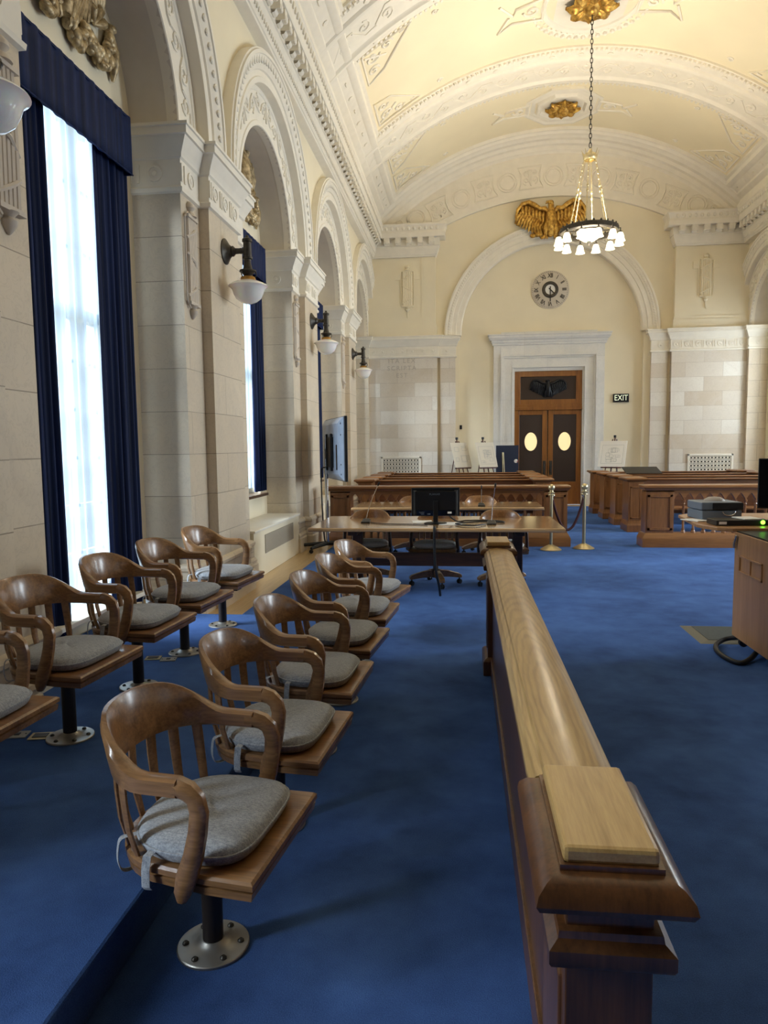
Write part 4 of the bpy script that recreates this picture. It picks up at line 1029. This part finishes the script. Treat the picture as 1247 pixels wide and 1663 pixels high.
for loc, sz, rz, lab in (((2.30, 6.15, .9775), (.16, .2), .15, 'white paper pad on top of the flat black control box'), ((2.06, 6.70, .9325), (.14, .2), .5, 'white paper at the left end of the lectern wing')):
    if lab.startswith('white paper at'): loc = (1.97, 6.42, .9325)
    tag(G().cbox((0, 0, .003), (sz[0], sz[1], .006)).obj('paper_sheet', M['paper'], loc=loc, rz=rz), lab, 'paper', 'loose paper sheets')
m2 = monitor('black monitor on the lectern, cut by the right edge of the photo', (2.80, 6.48, .932), radians(-22), w=.56, h=.44, zc=.31)
cable('power_cable', 'black cables drooping over the lectern top at the right edge', smooth_path([(2.62, 6.42, 1.02), (2.50, 6.18, .98), (2.44, 5.98, .945), (2.48, 5.75, .945), (2.62, 5.55, .945)]), .012)
cable('coiled_cable', 'thick black cable looped on the carpet at the foot of the lectern', smooth_path([(2.14, 5.80, .07), (2.04, 5.83, .04), (1.94, 5.72, .02), (1.89, 5.52, .02), (1.91, 5.33, .02), (1.97, 5.27, .02), (2.08, 5.38, .03), (2.2, 5.55, .06)]), .019)
fm = thing('floor_mat', 'grey anti-fatigue mat with tan edge on the blue carpet', 'mat', (2.35, 6.12, 0))
G().loft([[(-.49, -.29, 0), (.49, -.29, 0), (.49, .29, 0), (-.49, .29, 0)], [(-.41, -.22, .014), (.41, -.22, .014), (.41, .22, .014), (-.41, .22, .014)]]).obj('bevelled_edge', M['matedge'], fm)
G().cbox((0, 0, .014), (.82, .44, .006)).obj('pad', M['mat'], fm)
# ------------------------------------------------------------------ things on the walls
def sconce(label, y, right=False):
    t = thing('wall_sconce', label, 'wall lamp', (XF, y, 3.64), 0, 'bronze wall lamps on the marble piers')
    G().lathe([(.0, .0), (.13, .0), (.13, .012), (.11, .025), (.07, .05), (.05, .075), (0, .075)], n=28, axis='x').obj('back_plate', M['bronze'], t, smooth=40)
    G().lathe([(.03, .06), (.05, .075), (.055, .09), (.04, .105), (.03, .115), (.028, .16), (.032, .17), (.028, .18), (.028, .24)], n=16, axis='x').obj('arm', M['bronze'], t, smooth=40)
    cx = .24
    G().lathe([(0, .16), (.012, .155), (.02, .13), (.035, .125), (.05, .115), (.052, .09), (.04, .085), (.042, -.06), (.052, -.065), (.052, -.085), (.036, -.09), (.036, -.13), (.05, -.19), (.085, -.20), (.088, -.215), (.06, -.23), (.045, -.25), (.05, -.265), (0, -.265)], (cx, 0, 0), 20).obj('stem', M['bronze'], t, smooth=35)
    G().lathe([(.05, -.26), (.075, -.27), (.08, -.295), (.085, -.31), (0, -.31)], (cx, 0, 0), 20).obj('fitter', M['brass'], t, smooth=40)
    G().lathe([(.075, -.30), (.11, -.31), (.17, -.335), (.20, -.355), (.203, -.363), (.19, -.368), (.168, -.395), (.155, -.435), (.13, -.485), (.085, -.52), (.03, -.54), (0, -.542)], (cx, 0, 0), 36).obj('glass_shade', M['milk'], t, smooth=60)
    for i in range(3):
        a = i*2*pi/3; G().tube([(cx+.082*cos(a), .082*sin(a), -.215), (cx+.09*cos(a), .09*sin(a), -.25), (cx+.07*cos(a), .07*sin(a), -.28)], .006, 6).obj('support_wire', M['bronze'], t, smooth=50)
    return t
sconce('bronze wall lamp with milk glass bowl at the left edge of the photo', PC(0)+.07)
sc1 = ('bronze wall lamp with milk glass bowl on the marble pier nearest the tall white window', 'bronze wall lamp with milk glass bowl above the television', 'small far bronze wall lamp next to the inscribed marble panel')
for k in (1, 2, 3): sconce(sc1[k-1], PC(k))
# fasces reliefs
def fasces(label, loc, rz, mat, H=1.0, W=.2, axe=False):
    t = thing('fasces_relief', label, 'wall relief', loc, rz, 'carved rod bundles on the walls')     # local: faces -y, z up, centre of height
    g = G(); n = 5
    for i in range(n):
        x = (i-(n-1)/2)*W*.17; g.tube([(x, -.016, -H*.36), (x, -.022, 0), (x, -.016, H*.36)], W*.10, 7)
    g.box(-W*.5, W*.5, -.012, 0, -H*.37, H*.37)
    g.obj('rod_bundle', mat, t, smooth=50)
    g = G()
    for z, s in ((-.24, 1), (.0, -1), (.24, 1)):
        g.tube([(-W*.5, -.018, H*(z-s*.06)), (0, -.046, H*z), (W*.5, -.018, H*(z+s*.06))], W*.07, 6)
    for z in (-.36, .36): g.box(-W*.52, W*.52, -.05, 0, H*z-.015, H*z+.015)
    g.obj('straps', mat, t, smooth=40)
    G().lathe([(0, .0), (W*.3, .0), (W*.22, .03), (W*.12, .05), (W*.24, .08), (W*.22, .11), (W*.08, .14), (0, .145)], (0, -.01, H*.37), 12).obj('top_finial', mat, t, smooth=50)
    G().lathe([(0, .0), (W*.26, .0), (W*.12, -.03), (W*.22, -.05), (W*.2, -.08), (W*.06, -.12), (0, -.13)], (0, -.01, -H*.37), 12).obj('bottom_finial', mat, t, smooth=50)
    g = G().tube([(-W*.62, -.02, -H*.34), (-W*.62, -.02, H*.34)], .009, 6)
    if axe:
        for s in (-1, 1): g.cbox((s*W*.85, -.012, H*.26), (W*.55, .024, H*.14))
        g.tube([(W*.62, -.02, -H*.34), (W*.62, -.02, H*.34)], .009, 6); g.tube([(0, -.02, -H*.45), (0, -.02, -H*.6)], .012, 6)
    else:
        g.tube([(-W*.62, -.02, H*.34), (-W*.3, -.02, H*.40)], .009, 6); g.tube([(-W*.62, -.02, -H*.34), (-W*.3, -.02, -H*.40)], .009, 6)
    g.obj('axe_shaft', mat, t)
    return t
fl = ('carved stone rod bundle on the pier strip beside the tall white window', 'carved stone rod bundle on the pier strip left of the lamp above the television', 'small far carved stone rod bundle left of the last wall lamp')
fasces('carved stone rod bundle at the left edge of the photo, behind the lamp', (XS, PC(0)+.70, 3.36), radians(90), M['slate'], 1.1, .23)
for k in (1, 2, 3): fasces(fl[k-1], (XS, PC(k)-.72, 3.36), radians(90), M['slate'], 1.1, .23)
fasces('carved stone rod bundle on the marble at the right edge of the photo', (2*XC-XS, PC(4)-.65+.08, 3.35), radians(-90), M['slate'], 1.0, .2)
fasces('cream plaster rod bundle high on the wall left of the big arch', (-1.55, 19.10, 5.72), 0, M['cream'], 1.25, .28, True)
fasces('cream plaster rod bundle high on the wall right of the big arch', (2*XC+1.55, 19.10, 5.72), 0, M['cream'], 1.25, .28, True)
# gilded relief over the windows
def garland(label, y):
    t = thing('gilded_garland', label, 'wall relief', (XN, y, 5.0), radians(90), 'gilded reliefs above the windows')
    rnd = random.Random(4)
    e = G(); eagle_relief(e, 1.35, .85, .07); e.v = [(p[0], p[1], p[2]+.28) for p in e.v]; e.obj('eagle', M['dullgold'], t, smooth=60)
    for s in (-1, 1):
        g = G()
        path = smooth_path([(s*.05, -.05, -.05), (s*.18, -.06, -.22), (s*.36, -.06, -.10), (s*.52, -.06, -.20), (s*.66, -.06, -.12), (s*.74, -.05, .12)], 6)
        for i, p in enumerate(path):
            for q in range(3): g.ball((p[0]+rnd.uniform(-.035, .035), p[1]+rnd.uniform(-.02, .015), p[2]+rnd.uniform(-.05, .05)), (rnd.uniform(.03, .06), .04, rnd.uniform(.03, .06)), 7, 5)
        g.obj('swag', M['dullgold'], t, smooth=60)
        g = G().tube([(s*.76, -.04, .14), (s*.78, -.05, -.02), (s*.79, -.05, -.12), (s*.80, -.03, -.24)], [.03, .06, .05, .015], 8); g.obj('drop', M['dullgold'], t, smooth=60)
        g = G()
        for a, L in ((.5, .22), (1.2, .25), (2.2, .2)):
            p = Vector((s*.50, -.04, .06)); d = Vector((s*cos(a), 0, sin(a)))
            g.tube([p, p+d*L*.5+Vector((0, -.03, 0)), p+d*L], [.01, .045, .006], 7)
        g.obj('leaf_spray', M['dullgold'], t, smooth=60)
    return t
garland('gilded swag relief above the navy valance of the nearest window', BC(0)+.04)
garland('gilded relief glimpsed through the second arch, above the second window', BC(1)+.1)
garland('gilded relief in the third arch, almost hidden by its pier', BC(2))
# eagle above the door arch
ea = thing('gilded_eagle', 'large gilded eagle with spread wings over the far arch', 'eagle sculpture', (XA-.04, 19.17, 7.30))
g = G(); eagle_relief(g, 1.78, .84, .16); g.obj('body', M['gold'], ea, smooth=60)
g = G()
for i in range(9): g.ball((-.44+.11*i, -.06, -.36+.02*(i % 2)), (.075, .07, .06), 8, 6)
g.obj('base_scroll', M['gold'], ea, smooth=60)
# clock
ck = thing('wall_clock', 'round stone wall clock with Roman numerals, hands at half past four', 'clock', (2.16, 19.40, 5.63))
G().lathe([(0, -.03), (.47, -.03), (.49, -.02), (.49, 0), (0, 0)], n=56, axis='y').obj('stone_dial', plain('clock_stone', 'c9bfae', .6, var=.06), ck, smooth=30)
ink = plain('numeral_dark', '2e2822', .5)
for i, tx in enumerate(('XII', 'I', 'II', 'III', 'IIII', 'V', 'VI', 'VII', 'VIII', 'IX', 'X', 'XI')):
    a = pi/2 - 2*pi*i/12; q = text_geo(tx, .16, .006, space=.85); q.v = [(p[0]*.85, p[1], p[2]) for p in q.v]
    nu = G(); nu.join(q, T(.355*cos(a), -.034, .355*sin(a)) @ RY(-(a - pi/2)) @ RX(pi/2)); nu.obj('numeral_lettering', ink, ck)
nu = G()
for i in range(60):
    a = 2*pi*i/60; nu.join(G().box(-.004, .004, -.034, -.029, -.012, .012), T(.452*cos(a), 0, .452*sin(a)) @ RY(-(a - pi/2)))
nu.obj('minute_marking', ink, ck)
G().lathe([(.13, -.03), (.13, -.05), (.15, -.06), (.19, -.06), (.21, -.045), (.21, -.03)], n=40, axis='y').obj('centre_ring', M['bronze'], ck, smooth=35)
G().lathe([(0, -.036), (.135, -.036)], n=32, axis='y').obj('centre_face', M['paper'], ck)
mh = G(); mh.join(G().box(-.012, .012, -.066, -.060, -.08, .30), RY(pi)); mh.obj('minute_hand', M['black'], ck)
hh = G(); hh.join(G().box(-.014, .014, -.058, -.052, -.05, .17), RY(radians(135))); hh.obj('hour_hand', M['black'], ck)
# exit sign
ex = thing('exit_sign', 'dark EXIT sign on the cream wall right of the doors', 'exit sign', (4.0, 19.40, 2.80))
G().cbox((0, -.022, 0), (.40, .045, .215)).obj('housing', M['blackm'], ex, bevel=.004)
g = G(); q = text_geo('EXIT', .20, .001); q.v = [(p[0]*.85, p[1]*1.02, p[2]) for p in q.v]; g.join(q, T(0, -.0465, 0) @ RX(pi/2)); g.obj('lettering', M['exitl'], ex)
th = thing('wall_switch', 'small white and black control on the wall left of the door', 'wall control', (-.205, 19.40, 2.10))
G().cbox((-.03, -.012, 0), (.06, .024, .13)).obj('white_plate', M['paper'], th, bevel=.003); G().cbox((.045, -.02, .0), (.06, .04, .11)).obj('black_reader', M['black'], th, bevel=.004)
# vent grilles
def grille(label, x0, x1, z0, z1, y):
    t = thing('vent_grille', label, 'vent grille', ((x0+x1)/2, y, (z0+z1)/2), 0, 'white lattice vents on the far wall'); W, H = (x1-x0)/2, (z1-z0)/2
    G().box(-W, W, -.03, .0, -H, -H+.05).box(-W, W, -.03, 0, H-.05, H).box(-W, -W+.05, -.03, 0, -H, H).box(W-.05, W, -.03, 0, -H, H).obj('frame', M['white'], t, bevel=.004)
    G().box(-W+.04, W-.04, -.006, -.002, -H+.04, H-.04).obj('backing', M['grille'], t)
    g = G(); nx, nz = 12, 6
    for i in range(nx):
        for j in range(nz):
            x = -W+.05 + (2*W-.1)*(i+.5)/nx; z = -H+.05 + (2*H-.1)*(j+.5)/nz; r = (2*W-.1)/nx*.36
            g.tube([(x+r*cos(2*pi*q/10), -.016, z+r*sin(2*pi*q/10)) for q in range(10)], .0085, 4, loop=True)
    for i in range(nx+1):
        x = -W+.05 + (2*W-.1)*i/nx; g.box(x-.008, x+.008, -.02, -.01, -H+.05, H-.05)
    for j in range(nz+1):
        z = -H+.05 + (2*H-.1)*j/nz; g.box(-W+.05, W-.05, -.02, -.01, z-.008, z+.008)
    g.obj('lattice', M['white'], t)
    return t
grille('white lattice vent low on the marble panel left of the doors', -2.30, -1.22, .62, 1.33, 19.12)
grille('white lattice vent low on the marble panel right of the doors', 5.63, 6.75, .62, 1.33, 19.12)
# radiator covers under the windows
for k in (1, 2, 3):
    rc = thing('radiator_cover', ['cream radiator cover with grey grille under the second window', 'cream radiator cover under the third window, beside the television stand', 'far cream radiator cover under the last window'][k-1], 'radiator cover', (XN, BC(k), 0), 0, 'radiator covers under the windows')
    G().box(.01, .50, -1.165, 1.165, -.01, .57).obj('cabinet', M['cream'], rc, bevel=.004); G().box(.01, .52, -1.175, 1.175, .57, .60).obj('top', M['white'], rc, bevel=.006)
    G().box(.495, .507, -.70, .78, .26, .50).obj('grille', plain('grey_grille', 'a39a88', .6), rc)
    g = G()
    for i in range(13): g.box(.505, .512, -.69, .77, .27+i*.0175, .276+i*.0175)
    g.obj('louvres', plain('grille_slats', 'b8ae9c', .6), rc)

# ------------------------------------------------------------------ curtains
def drape(name, label, y0, y1, z0, z1, x, amp, folds, mat, group, seed=1, gather=0, solid=.006):
    rnd = random.Random(seed); ph = [rnd.uniform(0, 6.28) for _ in range(4)]
    def P(u, v):
        y = y0 + (y1-y0)*u; z = z0 + (z1-z0)*v
        w = sin(2*pi*folds*u + ph[0] + .5*sin(2*pi*u*1.3+ph[1]) + .25*sin(3*v+ph[2])) + .35*sin(2*pi*folds*2.3*u + ph[3])
        return (x + amp*w*(1 - .3*v), y + gather*(u-.5)*(1-v), z)
    o = G().grid(P, max(24, int(folds*12)), 14).obj(name, mat, smooth=80, solid=solid)
    return tag(o, label, 'curtain', group)
def valance(label, c, hw, z0, z1):
    t = thing('valance', label, 'valance', (XN+.02, c, 0), 0, 'navy velvet valances')
    def P(u, v):       # runs round three sides
        L = 2*hw + .28; s = u*L
        if s < .14: p = (s, -hw)
        elif s > L-.14: p = (L-s, hw)
        else: p = (.14 + .007*sin(s*42), -hw + s-.14)
        return (p[0], p[1], z0 + (z1-z0)*v - .0*sin(s*20))
    G().grid(P, 180, 4).obj('skirt', M['velvet'], t, smooth=60, solid=.008)
    G().box(0, .145, -hw, hw, z1-.02, z1).obj('top_board', M['velvet'], t)
    g = G().tube([(.15, -hw, z0), (.15, hw, z0)], .006, 6); g.obj('hem_cord', M['velvet'], t)
    return t
names = ['nearest', 'second', 'third', 'last']
for k in range(4):
    c = BC(k); zb = .22 if k == 0 else .98
    valance('navy velvet valance over the %s window' % names[k] if k != 1 else 'navy velvet valance over the second window, behind the bronze lamp', c, .86, 3.98, 4.46)
    drape('sheer_curtain', 'white voile curtain glowing in the %s window' % names[k], c-.84, c+.84, zb+.06, 4.34, XN+.03, .02, 12, M['sheer'], 'white voile curtains', k+1, solid=0)
    drape('drape', 'navy velvet drape on the near side of the %s window' % names[k], c-.86, c-.36, zb, 4.36, XN+.09, .024, 5, M['velvet'], 'navy velvet drapes', k+11, .02)
    drape('drape', 'navy velvet drape on the far side of the %s window' % names[k], c+.30, c+.87, zb, 4.36, XN+.09, .026, 5, M['velvet'], 'navy velvet drapes', k+21, .02)

c = BC(-1)
drape('sheer_curtain', 'unseen white voile curtain added beside the camera to thin the window light', c-.84, c+.84, .28, 4.34, XN+.03, .02, 12, M['sheer'], None, 41, solid=0)  # unseen voile, added to thin the daylight on the near floor
drape('drape', 'unseen half-closed navy velvet drape added beside the camera to cut window light', c-.14, c+.86, .22, 4.36, XN+.09, .026, 8, M['velvet'], None, 42, .02)  # unseen drape, added half across the window to darken the near carpet
# ------------------------------------------------------------------ chandelier
ch = thing('chandelier', 'brass ring chandelier with glass bell shades hanging on a long chain', 'chandelier', (XC, ym2, 0))
RG, ZR = .50, 5.45
g = G(); z = zt - .2; i = 0
while z > 6.87:
    q = G().tube([(.022*cos(2*pi*j/10), 0, .05*sin(2*pi*j/10)) for j in range(10)], .0075, 5, loop=True)
    g.join(q, T(0, 0, z) @ RZ(pi/2*(i % 2))); z -= .08; i += 1
g.obj('chain', M['bronze'], ch, smooth=60)
cr = G().lathe([(.10, 6.68), (.125, 6.71), (.125, 6.75), (.10, 6.79), (.05, 6.81), (.02, 6.87), (0, 6.87)], n=20).obj('crown', M['brassy'], ch, smooth=40)
for i in range(8):
    a = 2*pi*i/8; G().tube([(.11*cos(a), .11*sin(a), 6.73), (.15*cos(a), .15*sin(a), 6.85)], [.012, .005], 6).obj('crown_leaf', M['brassy'], cr, smooth=50)
for i in range(6):
    a = 2*pi*i/6 + .2
    g = G(); p0 = Vector((.11*cos(a), .11*sin(a), 6.69)); p1 = Vector((RG*.72*cos(a), RG*.72*sin(a), ZR+.05)); d = p1-p0
    for j in range(24):
        q = G().tube([(.010*cos(2*pi*w/6), 0, .030*sin(2*pi*w/6)) for w in range(6)], .005, 4, loop=True)
        g.join(q, T(p0 + d*((j+.5)/24)) @ d.to_track_quat('Z', 'Y').to_matrix().to_4x4() @ RZ(pi/2*(j % 2)))
    for f in (.42, .5): g.ball(p0+d*f, (.022, .022, .035), 8, 6)
    g.tube([p0+d*.45, p1], .009, 6)
    g.obj('hanging_rod', M['brassy'], ch, smooth=50)
hp = G().lathe([(RG-.07, ZR-.05), (RG-.02, ZR-.055), (RG+.02, ZR-.04), (RG+.02, ZR+.03), (RG-.01, ZR+.05), (RG-.05, ZR+.04), (RG-.07, ZR-.05)], n=48)
for i in range(24):
    a = 2*pi*i/24; hp.lathe([(.001, .05), (.02, .05), (.012, .075), (0, .085)], ((RG-.01)*cos(a), (RG-.01)*sin(a), ZR), 6)
hp.obj('hoop', M['bronze'], ch, smooth=35)
bw = G().lathe([(.22, ZR+.0), (.215, ZR-.05), (.17, ZR-.13), (.09, ZR-.18), (0, ZR-.19)], n=36); bw.obj('centre_bowl', M['litbowl'], ch, smooth=60)
G().tube([(.235*cos(2*pi*i/32), .235*sin(2*pi*i/32), ZR) for i in range(32)], .02, 6, loop=True).obj('bowl_rim', M['bronze'], ch, smooth=50)
for i in range(6):
    a = 2*pi*i/6; G().tube([(.24*cos(a), .24*sin(a), ZR), ((RG-.04)*cos(a), (RG-.04)*sin(a), ZR)], .012, 6).obj('spoke', M['bronze'], ch)
G().lathe([(.0, ZR-.26), (.012, ZR-.25), (.03, ZR-.215), (.04, ZR-.19), (.03, ZR-.175)], n=12).obj('bowl_finial', M['bronze'], ch, smooth=50)
for i in range(12):
    a = 2*pi*i/12 + .13; x, y = (RG+.05)*cos(a), (RG+.05)*sin(a)
    g = G().tube([((RG-.0)*cos(a), (RG-.0)*sin(a), ZR-.03), (x, y, ZR-.03), (x, y, ZR-.08)], .012, 7); g.lathe([(.03, ZR-.085), (.035, ZR-.10), (.02, ZR-.12)], (x, y, 0), 10)
    A = g.obj('lamp_arm', M['bronze'], ch, smooth=50)
    G().lathe([(.022, ZR-.10), (.045, ZR-.115), (.062, ZR-.16), (.070, ZR-.21), (.085, ZR-.25), (.088, ZR-.255), (.075, ZR-.25), (.0, ZR-.235)], (x, y, 0), 16).obj('glass_shade', M['lit'], A, smooth=60)
# ------------------------------------------------------------------ camera
cam = bpy.data.cameras.new('camera'); co = bpy.data.objects.new('camera', cam); COL.objects.link(co)
yaw, pit, rol = .1165, .0915, -.0112
fwd = Vector((-sin(yaw)*cos(pit), cos(yaw)*cos(pit), -sin(pit))); rt = Vector((cos(yaw), sin(yaw), 0)); up = rt.cross(fwd)
r2 = rt*cos(rol) + up*sin(rol); u2 = -rt*sin(rol) + up*cos(rol)
mw = Matrix((r2, u2, -fwd)).transposed().to_4x4(); mw.translation = Vector((0, 0, 1.6))
co.matrix_world = mw
cam.sensor_fit = 'VERTICAL'; cam.sensor_height = 36; cam.lens = 36*1155/1663; cam.clip_start = .05; cam.clip_end = 200
SC.camera = co
# ------------------------------------------------------------------ light
wd = bpy.data.worlds.new('daylight'); SC.world = wd; wd.use_nodes = True
bgn = wd.node_tree.nodes['Background']; bgn.inputs[0].default_value = (.80, .90, 1.0, 1); bgn.inputs[1].default_value = .75
def area(name, loc, rot, sx, sy, e, col):
    l = bpy.data.lights.new(name, 'AREA'); l.shape = 'RECTANGLE'; l.size = sx; l.size_y = sy; l.energy = e; l.color = col
    o = bpy.data.objects.new(name, l); COL.objects.link(o); o.location = loc; o.rotation_euler = rot; return o
def point(name, loc, e, col, r=.12):
    l = bpy.data.lights.new(name, 'POINT'); l.energy = e; l.color = col; l.shadow_soft_size = r
    o = bpy.data.objects.new(name, l); COL.objects.link(o); o.location = loc; return o
def sun(name, az, el, ang, e, col):
    l = bpy.data.lights.new(name, 'SUN'); l.angle = radians(ang); l.energy = e; l.color = col
    o = bpy.data.objects.new(name, l); COL.objects.link(o); d = Vector((cos(radians(el))*cos(radians(az)), cos(radians(el))*sin(radians(az)), -sin(radians(el))))
    o.rotation_euler = d.to_track_quat('-Z', 'Y').to_euler(); o.location = (-8, 0, 8); return o
DAY = (.84, .92, 1.0)
sun('hazy_sun', 24, 28, 38, 28, DAY)
for i, k in enumerate(range(-1, 4)):
    area('window_daylight', (2*XC-XN+.75, BC(k), 2.9), (0, radians(78), 0), 3.9, 1.7, [0, 0, 640, 420, 220][i], DAY)
WARM = (1.0, .87, .68)
def upspot(name, loc, e):
    l = bpy.data.lights.new(name, 'SPOT'); l.energy = e; l.color = WARM; l.spot_size = radians(165); l.spot_blend = .6; l.shadow_soft_size = .3
    o = bpy.data.objects.new(name, l); COL.objects.link(o); o.location = loc; o.rotation_euler = (pi, 0, 0); return o
for y, e, p in ((ym2, 460, 60), (BC(0), 320, 4)):
    upspot('chandelier_uplight', (XC, y, 5.6), e); point('chandelier_light', (XC, y, 5.0), p, WARM, .3)
SC.view_settings.view_transform = 'Standard'; SC.view_settings.look = 'None'; SC.view_settings.gamma = 1; SC.view_settings.use_curve_mapping = False
SC.view_settings.exposure = 0.32
cy = SC.cycles; cy.use_denoising = True; cy.max_bounces = 8; cy.diffuse_bounces = 5; cy.glossy_bounces = 3; cy.transparent_max_bounces = 10; cy.caustics_reflective = False; cy.caustics_refractive = False; cy.sample_clamp_indirect = 6
